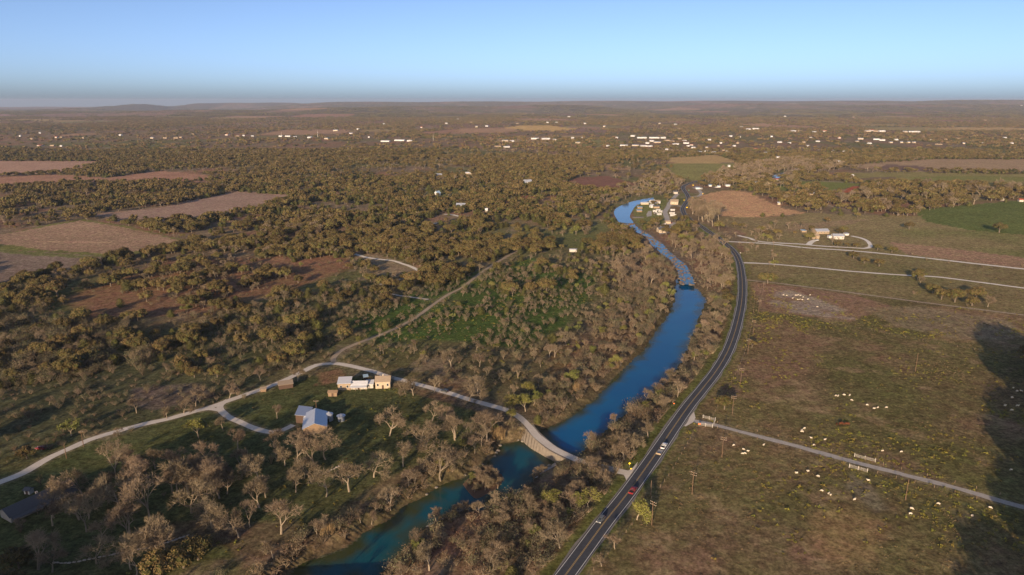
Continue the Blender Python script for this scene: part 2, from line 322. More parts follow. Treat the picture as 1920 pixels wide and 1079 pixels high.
field([(1400,600),(1480,590),(1560,640),(1540,700),(1440,750),(1400,740),(1380,690)], (.165,.105,.064), .5, soft=12); field([(1500,960),(1560,930),(1690,980),(1660,1060),(1560,1079),(1500,1030)], (.215,.145,.068), .65, soft=8)
field([(1400,527),(1500,537),(1600,552),(1680,575),(1600,605),(1420,585)], (.20,.125,.085), .8, soft=5); field([(1450,545),(1480,540),(1540,560),(1610,588),(1612,603),(1540,596),(1455,584),(1435,566)], (.245,.205,.160), .85, soft=6, nz=sstep(n2, .3, .6)); field([(1600,575),(1720,572),(1900,600),(1960,640),(1800,640),(1680,615)], (.19,.15,.095), .7, soft=8)
field([(1590,880),(1640,905),(1680,960),(1640,970),(1570,910)], (.19,.16,.12), .5, soft=5)
# farther right
field([(1297,392),(1303,378),(1318,366),(1345,359),(1378,357),(1410,362),(1438,378),(1467,390),(1510,400),(1440,407),(1380,407),(1320,403)], (.30,.185,.098)); field([(1330,408),(1440,408),(1520,402),(1480,430),(1400,440)], (.15,.120,.058), .8)
field([(1420,346),(1480,338),(1560,340),(1620,345),(1560,360),(1440,356)], (.105,.115,.035)); field([(1580,360),(1600,349),(1632,350),(1635,358),(1610,364)], (.21,.068,.036)); field([(1570,368),(1560,355),(1585,356)], (.22,.13,.08), .7)
field([(1575,324),(1700,323),(1960,327),(1960,353),(1697,345),(1600,342)], (.150,.130,.052)); field([(1590,309),(1660,303),(1753,298),(1960,299),(1960,325),(1763,323),(1650,320)], (.21,.150,.090)); field([(1640,318),(1660,309),(1720,311),(1760,318),(1740,322)], (.10,.068,.055), .9); field([(1610,334),(1680,332),(1675,337),(1615,338)], (.11,.075,.055), .8); field([(1690,334),(1790,330),(1960,333),(1960,340),(1760,338)], (.12,.125,.038), .8)
field([(1255,296),(1290,291),(1340,290),(1388,304),(1300,308),(1255,305)], (.26,.185,.085)); field([(1250,306),(1300,307),(1388,306),(1370,320),(1310,340),(1262,330)], (.150,.140,.052))
field([(1048,346),(1083,332),(1140,331),(1197,345),(1180,352),(1140,361),(1083,351)], (.130,.070,.050)); field([(1060,349),(1083,351),(1140,361),(1120,362),(1070,356)], (.07,.075,.03), .9)
field([(938,241),(975,236),(1023,235.5),(1085,242),(1040,246),(990,245)], (.33,.225,.090)); field([(1085,240),(1140,236),(1150,248),(1060,251)], (.15,.10,.078)); field([(885,262),(960,257),(1080,255),(1120,262),(1020,270),(900,266)], (.25,.18,.11), .8); field([(1020,263),(1150,258),(1180,272),(1080,276)], (.13,.13,.05), .8)
field([(1600,244),(1660,239),(1960,240),(1960,245),(1700,246)], (.27,.19,.09)); field([(1380,234),(1440,231),(1450,236),(1390,237)], (.24,.16,.10))
field([(1480,338),(1400,345),(1380,350),(1440,352)], (.10,.11,.035), .7)
# left of the river
field([(0,440),(60,428),(150,411),(233,423),(370,456),(340,465),(300,471),(217,483),(100,474),(-60,462)], (.105,.105,.036)); field([(-60,455),(0,440),(60,430),(150,414),(225,425),(300,441),(338,452),(300,464),(215,478),(100,470),(0,458)], (.205,.140,.090)); field([(40,452),(110,451),(210,454),(200,456),(100,455)], (.29,.19,.12), .7)
field([(-60,462),(100,475),(217,484),(190,495),(80,515),(-60,545)], (.155,.118,.090)); field([(-60,458),(60,472),(160,480),(217,482),(150,484),(40,478),(-60,466)], (.10,.105,.036), .9)
field([(167,401),(300,390),(433,357),(500,360),(567,367),(520,382),(467,393),(367,413),(233,417)], (.195,.135,.100)); field([(-60,300),(217,302),(160,315),(110,323),(-60,335)], (.24,.155,.110)); field([(-60,333),(100,327),(200,334),(300,320),(427,333),(367,342),(250,343),(133,342),(-60,360)], (.215,.125,.082))
field([(130,232),(260,227),(250,235),(140,236)], (.22,.125,.095)); field([(-60,215),(120,210),(260,222),(60,228),(-60,235)], (.16,.105,.085), .8)
field([(100,560),(300,490),(640,470),(680,500),(560,545),(380,590),(150,610)], (.185,.100,.058), .75, soft=14); field([(640,470),(720,480),(790,505),(760,520),(690,520)], (.21,.160,.100), .8)
field([(240,625),(420,590),(560,560),(640,545),(640,600),(560,660),(400,700),(240,690)], (.075,.075,.034), .7, soft=12); field([(-40,640),(200,650),(520,720),(300,790),(-40,870)], (.062,.064,.034), .85, soft=10); field([(240,725),(380,715),(420,745),(280,775),(230,760)], (.11,.082,.068), .8, soft=5)
field([(800,640),(1100,600),(1030,780),(900,750)], (.09,.082,.038), .7, soft=10); field([(640,600),(830,520),(1000,480),(1130,520),(1100,600),(980,660),(800,640),(700,650)], (.050,.080,.020), .95, soft=10, nz=sstep(n1, .15, .4))
field([(480,740),(620,690),(900,770),(940,800),(860,900),(640,1000),(300,1079),(-40,1079),(-40,900),(300,790)], (.060,.068,.026), .9, soft=4); field([(560,1000),(700,900),(860,830),(880,860),(700,960),(560,1040)], (.14,.100,.058), .75, soft=6); field([(590,700),(640,690),(660,712),(600,725)], (.20,.115,.065), .75, soft=2); field([(230,990),(420,960),(500,1000),(380,1040),(260,1040)], (.115,.080,.050), .7, soft=5); field([(380,985),(560,965),(600,1010),(450,1079)], (.13,.085,.055), .6, soft=5)
field([(1030,640),(1130,600),(1255,570),(1200,670),(1090,770),(1020,790),(1010,720)], (.150,.095,.050), .7, soft=5, nz=sstep(n1, .35, .6)); field([(1040,700),(1100,690),(1080,760),(1020,780)], (.085,.095,.030), .8, soft=4)
field([(1050,440),(1130,418),(1160,440),(1130,470),(1060,465)], (.085,.092,.034), .8, soft=4); field([(1185,395),(1205,380),(1262,372),(1250,420),(1195,425)], (.11,.115,.04), .9)
field([(900,370),(1010,365),(1020,385),(960,392)], (.19,.085,.045), .7, soft=8); field([(600,390),(720,400),(700,430),(560,425)], (.20,.11,.06), .6, soft=8); field([(760,480),(800,478),(830,510),(790,520)], (.25,.165,.10), .8, soft=3); field([(1060,310),(1160,306),(1180,318),(1080,320)], (.25,.16,.09), .7)
random.seed(77)
for i in range(60):
    D_ = math.exp(random.uniform(math.log(3300), math.log(13000))); X_ = random.uniform(-.85, .85) * D_; a_ = random.uniform(60, 200) * (D_ / 4000) ** .7; b_ = a_ * random.uniform(.8, 1.8); t_ = random.uniform(-.4, .4)
    q = np.array([(X_ + u * a_ * math.cos(t_) - v * b_ * math.sin(t_), D_ + u * a_ * math.sin(t_) + v * b_ * math.cos(t_)) for u, v in ((-1, -1), (-.1, -1.15), (1, -.9), (1.05, .2), (.9, 1), (-.2, .95), (-1, .9))])
    field(0, random.choice([(.26,.165,.10), (.23,.13,.085), (.22,.17,.075), (.15,.135,.06), (.20,.12,.095)]), .7, q); FARF.append(q)
# verge of the highway and the banks
dh = dist_line(gx, gy, hwy, False, 30); nearh = (gy < 900)
mixc(C, (.078,.092,.024), np.where(nearh, (1 - sstep(dh + (n1 - .5) * 6, 6, 11)) * .85, 0)); mixc(C, (.16,.115,.062), np.where(nearh & (gx > np.interp(gy, hwy[:, 1], hwy[:, 0])), (1 - sstep(np.abs(dh - 6.5), 0, 3)) * .7, 0))
for poly in (upper_pool, lower_pool):
    d = dist_line(gx, gy, poly, True, 30); mixc(C, (.085,.068,.036), (1 - sstep(d, 3, 9)) * .85); ins = inpoly(gx, gy, poly); mixc(C, (.045,.05,.03), ins * .9)
d = dist_line(gx, gy, rapids_line, False, 40); mixc(C, (.10,.08,.06), (1 - sstep(d, 8, 16)) * .8)
for k, (ln, w) in drives.items():
    d = dist_line(gx, gy, ln, False, 20); mixc(C, (.16,.135,.085), (1 - sstep(d, w * .5, w * .5 + 2.2)) * .6)
me = bpy.data.meshes.new('ground'); nr, nc = YY.shape
idx = np.arange(nr * nc).reshape(nr, nc); quads = np.stack([idx[:-1, :-1], idx[:-1, 1:], idx[1:, 1:], idx[1:, :-1]], -1).reshape(-1, 4)
me.vertices.add(nr * nc); me.vertices.foreach_set('co', np.stack([gx, gy, gz], -1).astype(np.float32).ravel())
me.loops.add(quads.size); me.loops.foreach_set('vertex_index', quads.ravel().astype(np.int32)); me.polygons.add(len(quads)); me.polygons.foreach_set('loop_start', np.arange(0, quads.size, 4, dtype=np.int32))
me.update(calc_edges=True)
ca = me.color_attributes.new('cover', 'FLOAT_COLOR', 'POINT'); ca.data.foreach_set('color', np.hstack([np.clip(C * (1.2 + .42 * sstep(gy, 480, 950))[:, None], .01, 1), np.ones((gx.size, 1))]).astype(np.float32).ravel())  # farther ground lightened: haze brightening put into the cover colour
me.polygons.foreach_set('use_smooth', np.ones(len(quads), bool))
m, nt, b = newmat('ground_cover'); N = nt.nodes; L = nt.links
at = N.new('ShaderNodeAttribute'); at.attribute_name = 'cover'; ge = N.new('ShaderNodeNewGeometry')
def nz_(scale, det=4):
    n = N.new('ShaderNodeTexNoise'); n.inputs['Scale'].default_value = scale; n.inputs['Detail'].default_value = det; n.inputs['Roughness'].default_value = .62; L.new(ge.outputs['Position'], n.inputs['Vector']); return n
na, nb, nc_, nd_ = nz_(.9, 5), nz_(.16, 5), nz_(.022, 4), nz_(.38, 6)
def rng_(s, a, b_, lo, hi):
    r = N.new('ShaderNodeMapRange'); r.inputs['From Min'].default_value = a; r.inputs['From Max'].default_value = b_; r.inputs['To Min'].default_value = lo; r.inputs['To Max'].default_value = hi; L.new(s, r.inputs['Value']); return r.outputs[0]
def mul_(a, b_):
    r = N.new('ShaderNodeMath'); r.operation = 'MULTIPLY'; L.new(a, r.inputs[0]); L.new(b_, r.inputs[1]); return r.outputs[0]
val = mul_(mul_(mul_(rng_(na.outputs['Fac'], .3, .7, .55, 1.4), rng_(nd_.outputs['Fac'], .33, .67, .58, 1.42)), rng_(nb.outputs['Fac'], .3, .7, .68, 1.32)), rng_(nc_.outputs['Fac'], .3, .7, .85, 1.15))
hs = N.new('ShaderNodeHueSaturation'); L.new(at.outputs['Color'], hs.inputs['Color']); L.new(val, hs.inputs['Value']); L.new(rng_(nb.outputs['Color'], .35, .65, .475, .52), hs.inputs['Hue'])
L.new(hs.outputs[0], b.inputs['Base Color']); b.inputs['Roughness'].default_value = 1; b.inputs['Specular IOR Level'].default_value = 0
bp = N.new('ShaderNodeBump'); bp.inputs['Strength'].default_value = .5; bp.inputs['Distance'].default_value = .35; L.new(na.outputs['Fac'], bp.inputs['Height']); L.new(bp.outputs[0], b.inputs['Normal'])
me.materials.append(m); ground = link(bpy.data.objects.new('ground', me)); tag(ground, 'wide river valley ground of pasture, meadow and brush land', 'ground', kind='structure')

# ------------------------------------------------------------------ water, dam, roads
def sheet(name, poly, z, m, label, step=None):
    bm = bmesh.new(); vs = [bm.verts.new((x, y, z)) for x, y in poly]; f = bm.faces.new(vs)
    if f.normal.z < 0: f.normal_flip()
    bm.normal_update()
    if f.normal.z < 0: f.normal_flip()
    bmesh.ops.triangulate(bm, faces=bm.faces[:]); me = bpy.data.meshes.new(name); bm.to_mesh(me); bm.free(); me.materials.append(m)
    return tag(link(bpy.data.objects.new(name, me)), label, name.split('_')[0], kind='structure')
def grow(poly, d):
    c = []; n = len(poly); area = sum(poly[i - 1][0] * poly[i][1] - poly[i][0] * poly[i - 1][1] for i in range(n)); sg = 1 if area > 0 else -1
    for i in range(n):
        t = poly[(i + 1) % n] - poly[i - 1]; t = t / max(np.hypot(*t), 1e-6); c.append(poly[i] + sg * d * np.array([t[1], -t[0]]))
    return np.array(c)
def pool(poly, edge, z, m, label, w):
    o = sheet('river_pool', poly, z, m, label); bm = bmesh.new(); bm.from_mesh(o.data)
    for k in range(6):
        es = [e for e in bm.edges if e.calc_length() > 5]
        if not es: break
        bmesh.ops.subdivide_edges(bm, edges=es, cuts=1); bmesh.ops.triangulate(bm, faces=[f for f in bm.faces if len(f.verts) > 3])
    bm.to_mesh(o.data); bm.free(); n = len(o.data.vertices); co = np.empty(n * 3); o.data.vertices.foreach_get('co', co); co = co.reshape(-1, 3)
    d = dist_line(co[:, 0], co[:, 1], edge, True, 30); d = np.where(inpoly(co[:, 0], co[:, 1], edge), d, 0); sh = 1 - sstep(d + (fbm(co[:, 0] / 8, co[:, 1] / 8, 77) - .5) * w * 1.6, 0, w)
    a = o.data.attributes.new('shallow', 'FLOAT', 'POINT'); a.data.foreach_set('value', sh.astype(np.float32)); return o
pool(grow(upper_pool, 2.5), upper_pool, ZU, M['water'], 'broad deep blue river pool held above the concrete dam', 6)
pool(grow(lower_pool, 3.0), lower_pool, ZL, M['waterlow'], 'dark teal river below the concrete dam, shaded by trees', 9)
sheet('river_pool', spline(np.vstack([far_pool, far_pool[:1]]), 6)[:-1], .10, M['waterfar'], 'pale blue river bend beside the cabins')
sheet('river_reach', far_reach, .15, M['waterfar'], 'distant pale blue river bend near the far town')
def ribbon(line, w, z, wob=0.0, seed=0, off=0.0, step_uv=None, follow=True):
    t = np.gradient(line, axis=0); t /= np.maximum(np.hypot(t[:, 0], t[:, 1]), 1e-6)[:, None]; nn = np.stack([t[:, 1], -t[:, 0]], -1)
    s = np.arange(len(line)); w1 = w / 2 + wob * (vnoise(s / 2.2, s * 0, seed) - .5) * 2; w2 = w / 2 + wob * (vnoise(s / 2.2, s * 0, seed + 5) - .5) * 2
    a = line + nn * (off + w1)[:, None] if np.ndim(w1) else line + nn * (off + w1); b_ = line + nn * (off - w2)[:, None] if np.ndim(w2) else line + nn * (off - w2)
    zz = np.maximum(terr(line[:, 0], line[:, 1]), -.02) + z if follow else np.full(len(line), z)
    mb = MB(); n = len(line)
    mb.v = [(a[i, 0], a[i, 1], zz[i]) for i in range(n)] + [(b_[i, 0], b_[i, 1], zz[i]) for i in range(n)]
    mb.f = [(i, i + 1, n + i + 1, n + i) for i in range(n - 1)]; mb.m = [0] * len(mb.f); return mb
# rapids: broken water with rocks and weed bars
rw = 4.4 + 3.4 * (vnoise(np.arange(len(rapids_line)) / 6, np.zeros(len(rapids_line)), 5)); mb = ribbon(rapids_line, 1, .12, 0, 0, follow=False)
nn = len(rapids_line); t = np.gradient(rapids_line, axis=0); t /= np.hypot(t[:, 0], t[:, 1])[:, None]; nrm = np.stack([t[:, 1], -t[:, 0]], -1)
mb.v = [(*(rapids_line[i] + nrm[i] * rw[i]), .12) for i in range(nn)] + [(*(rapids_line[i] - nrm[i] * rw[i]), .12) for i in range(nn)]
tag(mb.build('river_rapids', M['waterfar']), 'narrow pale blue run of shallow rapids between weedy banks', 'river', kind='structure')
mb = MB()
for i in range(260):
    k = random.randrange(nn); c = rapids_line[k] + nrm[k] * random.uniform(-1, 1) * rw[k] * 1.1; r = random.uniform(.7, 2.0); b0 = len(mb.v); mb.mi = random.choice([0, 0, 1]); mb.blob((c[0], c[1], .1), r, .45)
    for q in range(b0, len(mb.v)): v = mb.v[q]; mb.v[q] = (v[0] + random.uniform(-.2, .2) * r, v[1] + random.uniform(-.2, .2) * r, v[2])
tag(mb.build('river_rubble', [M['oakbark'], M['soil']]), 'dark rocks and weed clumps breaking the rapids', 'rocks', kind='stuff')
# highway
def road(name, line, w, z, m, label, cat='road', **k): return tag(ribbon(line, w, z, **k).build(name, m), label, cat, kind='structure')
HW = 7.2
road('road_shoulder', hwy, HW + 1.3, .055, M['shoulder'], 'pale worn gravel edge along the highway', wob=.5, seed=3)
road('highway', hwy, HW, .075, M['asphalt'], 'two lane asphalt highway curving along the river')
for off in (-HW / 2 + .55, HW / 2 - .55): road('road_marking', hwy, .24, .083, M['linewhite'], 'worn white edge line on the highway', 'road marking', off=off)
for off in (-.17, .17): road('road_marking', hwy, .15, .083, M['lineyellow'], 'worn yellow centre line on the highway', 'road marking', off=off)
DM = {'meadow_lane': ('track', 'rutted dirt lane crossing the brushy meadow'), 'fence_track': ('track', 'reddish dirt track along the pasture fence'), 'brush_track': ('gravel', 'thin pale footpath in the brush'),
      'dam_drive': ('gravel', 'grey gravel drive running from the highway over the dam past the houses'), 'barn_drive': ('gravel', 'curved gravel drive leading to the metal barn'), 'drive_link': ('gravel', 'short gravel link between the two drives'),
      'ranch_road': ('caliche', 'white caliche road curving in the oak woods'), 'pasture_lane': ('greygravel', 'grey gravel lane crossing the sheep pastures'), 'lower_lane': ('caliche', 'straight white lane crossing the green pasture'), 'upper_lane': ('caliche', 'white lane below the farmstead'),
      'farm_lane': ('caliche', 'white lane looping round the farmstead'), 'farm_spur': ('caliche', 'white drive up to the tan garage'), 'resort_road': ('greygravel', 'grey road winding between the cabins'), 'resort_link': ('greygravel', 'short road from the highway to the cabins'),
      'shelter_loop': ('greygravel', 'grey loop road beside the white shelters'), 'grove_lane': ('track', 'dirt lane entering the oak grove'), 'grove_spur': ('gravel', 'pale lane inside the oak grove'), 'field_lane': ('track', 'pale dirt lane between far green fields'),
      'hill_house_drive': ('caliche', 'white drive below the hillside house'), 'hill_house_track': ('gravel', 'pale track leading into the woods below the hillside house')}
for i, (k, (ln, w)) in enumerate(drives.items()):
    mk, lb = DM[k]; road('gravel_drive' if 'drive' in k or 'link' in k else 'lane', ln, w, .022 + .0025 * i, M[mk], lb, 'drive', wob=.35, seed=i * 3)
sheet('parking_yard', parking, .018, M['gravel'], 'pale gravel parking yard beside the long ranch house')
for p in resort_pad: sheet('paved_pad', p, .09, M['greygravel'], 'grey paved pad among the riverside cabins')
for px, lb in (([(1284,784),(1300,768),(1304,784),(1300,792),(1286,800),(1280,798)], 'gravel apron where the pasture lane meets the highway'), ([(1168,889),(1186,878),(1196,866),(1192,880),(1183,896),(1176,906),(1172,895)], 'gravel apron where the dam drive meets the highway')):
    sheet('gravel_apron', W(px), .05, M['gravel'], lb)
# low dam: crest carried by the drive, sloping concrete slabs below it
crest = spline(W([(990,797),(998,808),(1012,822),(1034,840),(1062,855),(1088,866)]), 2.0); foot = spline(W([(976,824),(984,832),(995,841),(1010,850),(1035,864),(1062,874)], ZL), 2.0)
n = 15; ci = np.linspace(0, len(crest) - 1, n + 1); fi = np.linspace(0, len(foot) - 1, n + 1)
cpt = np.array([[np.interp(t, np.arange(len(crest)), crest[:, k]) for k in (0, 1)] for t in ci]); fpt = np.array([[np.interp(t, np.arange(len(foot)), foot[:, k]) for k in (0, 1)] for t in fi])
dam = tag(empty('dam', (0, 0, 0)), 'low concrete dam with sloping slabs carrying the gravel drive', 'dam')
mb = MB()
for i in range(n):
    a, b_ = cpt[i], cpt[i + 1]; t = (b_ - a) / np.hypot(*(b_ - a)); q = np.array([-t[1], t[0]]);
    s = 1 if np.dot(q, fpt[i] - a) < 0 else -1; q = q * s                       # upstream normal
    A, B = a - q * 2.4, b_ - q * 2.4; Cc, D = a + q * 2.9, b_ + q * 2.9
    mb.add([(*A, -.02), (*B, -.02), (*D, -.02), (*Cc, -.02), (*A, -6), (*B, -6), (*D, -6), (*Cc, -6)], [(0, 1, 2, 3), (0, 4, 5, 1), (2, 6, 7, 3)])
    g = .05; a1 = A + (B - A) * g; b1 = B + (A - B) * g; f1 = fpt[i] + (fpt[i + 1] - fpt[i]) * g; f2 = fpt[i + 1] + (fpt[i] - fpt[i + 1]) * g; dz = random.uniform(-.12, .1)
    sb = MB().add([(*a1, -.1 + dz * .3), (*b1, -.1 + dz * .3), (*f2, ZL + .15 + dz), (*f1, ZL + .15 + dz), (*a1, -3), (*b1, -3), (*f2, ZL - 2), (*f1, ZL - 2)], [(0, 3, 2, 1), (3, 7, 6, 2), (0, 4, 7, 3), (1, 2, 6, 5)])
    sb.build('slab', M['concrete'], dam)
mb.build('crest', M['concrete'], dam)

# ------------------------------------------------------------------ plants: prototypes
def bare(seed, h=12.0, spread=1.0, levels=4, twigs=13, tw=.075, leaf=0, leafw=.34, trunk_frac=.19):
    random.seed(seed); tr = MB(); cr = MB(); ends = []
    def grow_(p, d, L, r, lv):
        n = 2 if lv < 2 else 1; q = p
        for k in range(n):
            d = (d + Vector((random.gauss(0, .16), random.gauss(0, .16), random.gauss(0, .08)))).normalized(); e = q + d * (L / n); rr = r * (1 - .35 * (k + 1) / n)
            tr.tube(q, e, r * (1 - .35 * k / n), rr, 6 if lv < 2 else (4 if lv < 3 else 3)); q = e
        r *= .65
        if lv >= levels: ends.append((q, d, L)); return
        for k in range(random.choice([2, 3, 3]) if lv else random.choice([3, 4])):
            a = random.random() * 6.283; tilt = random.uniform(.3, .85) * spread; o = d.orthogonal().normalized(); o = Matrix.Rotation(a, 3, d) @ o
            nd = (d * math.cos(tilt) + o * math.sin(tilt)); nd.z += .10; nd.normalize()
            grow_(q, nd, L * random.uniform(.62, .85), r * random.uniform(.62, .85), lv + 1)
        if lv >= 1: ends.append((q, d, L * .8))
    grow_(Vector((0, 0, -.3)), Vector((random.gauss(0, .06), random.gauss(0, .06), 1)).normalized(), h * trunk_frac, h * .022, 0)
    for q, d, L in ends:
        for k in range(twigs):
            v = (d + Vector((random.gauss(0, .75), random.gauss(0, .75), random.gauss(.1, .6)))).normalized(); l = random.uniform(.5, 1.35) * h * .10; e = q + v * l
            cr.blade(q, e, tw)
            if random.random() < .6: cr.blade(q + v * l * .5, q + v * l * .5 + (v + Vector((random.gauss(0, .7), random.gauss(0, .7), random.gauss(0, .5)))).normalized() * l * .6, tw * .8)
            for j in range(leaf): cr.mi = 1; cr.leaf(q + v * random.uniform(.3, 1.05) * l + Vector((random.gauss(0, .2), random.gauss(0, .2), random.gauss(0, .2))), (random.gauss(0, 1), random.gauss(0, 1), random.gauss(0, 1)), leafw * random.uniform(.6, 1.2))
            cr.mi = 0
    k = h / max(v[2] for v in cr.v)
    for mb in (tr, cr): mb.v = [(v[0] * k, v[1] * k, v[2] * k) for v in mb.v]
    return tr, cr
def oak(seed, Rr=5.4, h=7.2, nb=20, per=110, lw=.40, core=True, squat=.52):
    random.seed(seed); tr = MB(); cr = MB(); tr.tube((0, 0, -.3), (0, 0, h * .3), .42, .32, 6)
    for k in range(nb):
        a = random.random() * 6.283; rr = Rr * .74 * math.sqrt(random.random()); c = Vector((rr * math.cos(a), rr * math.sin(a) * random.uniform(.8, 1), 0)); top = 1 - (rr / Rr) ** 2
        c.z = h * .30 + (h * .62 * squat / .52) * (top ** .6) * random.uniform(.45, .88); r = Rr * random.uniform(.24, .36)
        if k < 5: tr.tube((0, 0, h * .26), c, .22, .1, 4)
        if core: cr.mi = 1; cr.blob(c, r * .72, .85, 1); cr.mi = 0  # unseen dark core added inside the leaves to block sun
        for j in range(per):
            v = Vector((random.gauss(0, 1), random.gauss(0, 1), random.gauss(.25, .9))).normalized(); p = c + Vector((v.x * r, v.y * r, v.z * r * .85)) * random.uniform(.72, 1.12)
            nv = v + Vector((random.gauss(0, .45), random.gauss(0, .45), random.gauss(0, .45))); cr.leaf(p, nv, lw * random.uniform(.65, 1.25))
    return tr, cr
def juniper(seed, Rr=2.3, h=5.2, n=620, lw=.42):
    random.seed(seed); tr = MB(); cr = MB(); tr.tube((0, 0, -.3), (0, 0, h * .5), .2, .1, 5); lob = [random.uniform(.75, 1.2) for _ in range(9)]
    for k in range(6): cr.mi = 1; cr.blob((random.gauss(0, .2), random.gauss(0, .2), h * (.2 + .12 * k)), Rr * .62 * (1 - k / 7.5), .9, 1)
    cr.mi = 0
    for k in range(n):
        t = random.random() ** 1.25; a = random.random() * 6.283; prof = (math.sin(min(1, (t + .2) * 1.9) * 1.571)) * (1 - t ** 2.8) ** .6; r = Rr * prof * lob[int(a / 6.284 * 9)] * random.uniform(.8, 1.05)
        cr.leaf((r * math.cos(a), r * math.sin(a), h * (.06 + .94 * t)), (math.cos(a) + random.gauss(0, .4), math.sin(a) + random.gauss(0, .4), .5 + random.gauss(0, .4)), lw * random.uniform(.6, 1.2))
    return tr, cr
def bush(seed, Rr=1.7, h=2.4, nbl=140, nlf=260, lw=.15, bw=.05):
    random.seed(seed); cr = MB(); st = []
    for k in range(nbl // 5):
        a = random.random() * 6.283; e = Vector((math.cos(a) * Rr * random.uniform(.2, .75), math.sin(a) * Rr * random.uniform(.2, .75), h * random.uniform(.5, .85))); cr.blade((0, 0, -.1), e, bw * 2)
        for j in range(4):
            q = Vector((0, 0, 0)).lerp(e, random.uniform(.5, 1)); f = q + Vector((random.gauss(0, .4), random.gauss(0, .4), random.uniform(.05, .6))) * Rr * .6; cr.blade(q, f, bw); st.append(f)
    cr.mi = 1
    for k in range(nlf): cr.leaf(random.choice(st) + Vector((random.gauss(0, .22), random.gauss(0, .22), random.gauss(0, .18))) * Rr * .7, (random.gauss(0, 1), random.gauss(0, 1), random.gauss(.4, 1)), lw * random.uniform(.6, 1.3))
    cr.mi = 0; return cr
def reeds(seed, Rr=2.6, h=3.6, n=240):
    random.seed(seed); cr = MB()
    for k in range(n):
        a = random.random() * 6.283; r = Rr * math.sqrt(random.random()); p = Vector((math.cos(a) * r, math.sin(a) * r * .7, 0)); cr.blade(p, p + Vector((random.gauss(0, .3), random.gauss(0, .3), h * random.uniform(.6, 1.05) * (1 - .35 * (r / Rr) ** 2))), .13)
    return cr
def tuft(seed, Rr=.55, h=.6, n=16, w=.28):
    random.seed(seed); cr = MB()
    for k in range(n):
        a = random.random() * 6.283; r = Rr * random.random(); cr.leaf((math.cos(a) * r, math.sin(a) * r, h * random.uniform(.15, 1) * (1 - .5 * r / Rr)), (random.gauss(0, 1), random.gauss(0, 1), random.gauss(.5, 1)), w * random.uniform(.6, 1.3))
    return cr
def lump(seed, w, h, n, lw, cores, flat=.8):
    "a far patch of several crowns"
    random.seed(seed); cr = MB()
    for k in range(cores):
        c = (random.uniform(-w, w), random.uniform(-w, w), 0); r = random.uniform(.75, 1.25) * h * .62; cr.mi = 1; cr.blob((c[0], c[1], h * .45), r * .8, .75, 1); cr.mi = 0
        for j in range(n):
            v = Vector((random.gauss(0, 1), random.gauss(0, 1), abs(random.gauss(.1, .9)))).normalized(); cr.leaf((c[0] + v.x * r, c[1] + v.y * r, h * .42 + v.z * r * .85), v + Vector((random.gauss(0, .4), random.gauss(0, .4), random.gauss(0, .4))), lw * random.uniform(.7, 1.3))
    return cr
OM = [M['oakleaf'], M['juniper']]; JM = [M['juniper'], M['juniper']]; BM_ = [M['twig'], M['bud']]
PROTO = {}   # kind -> list of (part meshes) for near things ; LOD -> list of joined meshes for stuff
def parts(kind, lst, tm, cm):
    PROTO[kind] = [(tr.mesh('trunk', tm) if tr else None, cr.mesh('crown', cm)) for tr, cr in lst]
def joined(lst, tm, cm):
    out = []
    for tr, cr in lst:
        mb = MB(); mb.v = list(cr.v); mb.f = list(cr.f); mb.m = list(cr.m); cms = list(cm) if isinstance(cm, (list, tuple)) else [cm]; mb.mi = len(cms)
        if tr: mb.add(tr.v, tr.f)
        out.append(mb.mesh('lod', cms + [tm]))
    return out
Lb = [bare(11, 12), bare(12, 13, 1.1), bare(13, 11, .9), bare(14, 12, 1.25, trunk_frac=.2), bare(15, 14, .75, trunk_frac=.3), bare(16, 10, 1.0), bare(19, 12, 1.35, trunk_frac=.26)]
Lo = [oak(21), oak(22, 6.2, 7.0, 24), oak(23, 4.6, 6.6, 16), oak(24, 5.8, 8.2, 22), oak(25, 4.2, 5.8, 14)]
Lj = [juniper(31, 3.0, 5.0, 900, .38), juniper(32, 3.5, 4.8, 1000, .38), juniper(33, 2.7, 5.8, 900, .38)]
Ld = [bare(41, 9.5, 1.0, leaf=2), bare(42, 9.5, 1.2, leaf=2, trunk_frac=.2), bare(43, 10.5, .8, leaf=2)]
Ls = [bush(51), bush(52, 2.1, 2.6), bush(53, 1.5, 2.9), bush(54, 1.9, 2.0)]; Lr = [bush(55, 1.8, 1.8, 120, 60), bush(56, 1.5, 1.5, 120, 60)]
parts('bare', Lb, M['bark'], M['twig']); parts('oak', Lo, M['oakbark'], OM); parts('jun', Lj, M['oakbark'], JM); parts('bud', Ld, M['bark'], BM_)
PROTO['bush'] = [(None, c.mesh('bush', [M['twig'], M['scrub']])) for c in Ls]; PROTO['brown'] = [(None, c.mesh('brown_bush', [M['twig'], M['brownscrub']])) for c in Lr]; PROTO['reed'] = [(None, reeds(61 + k).mesh('reeds', M['reed'])) for k in range(2)]
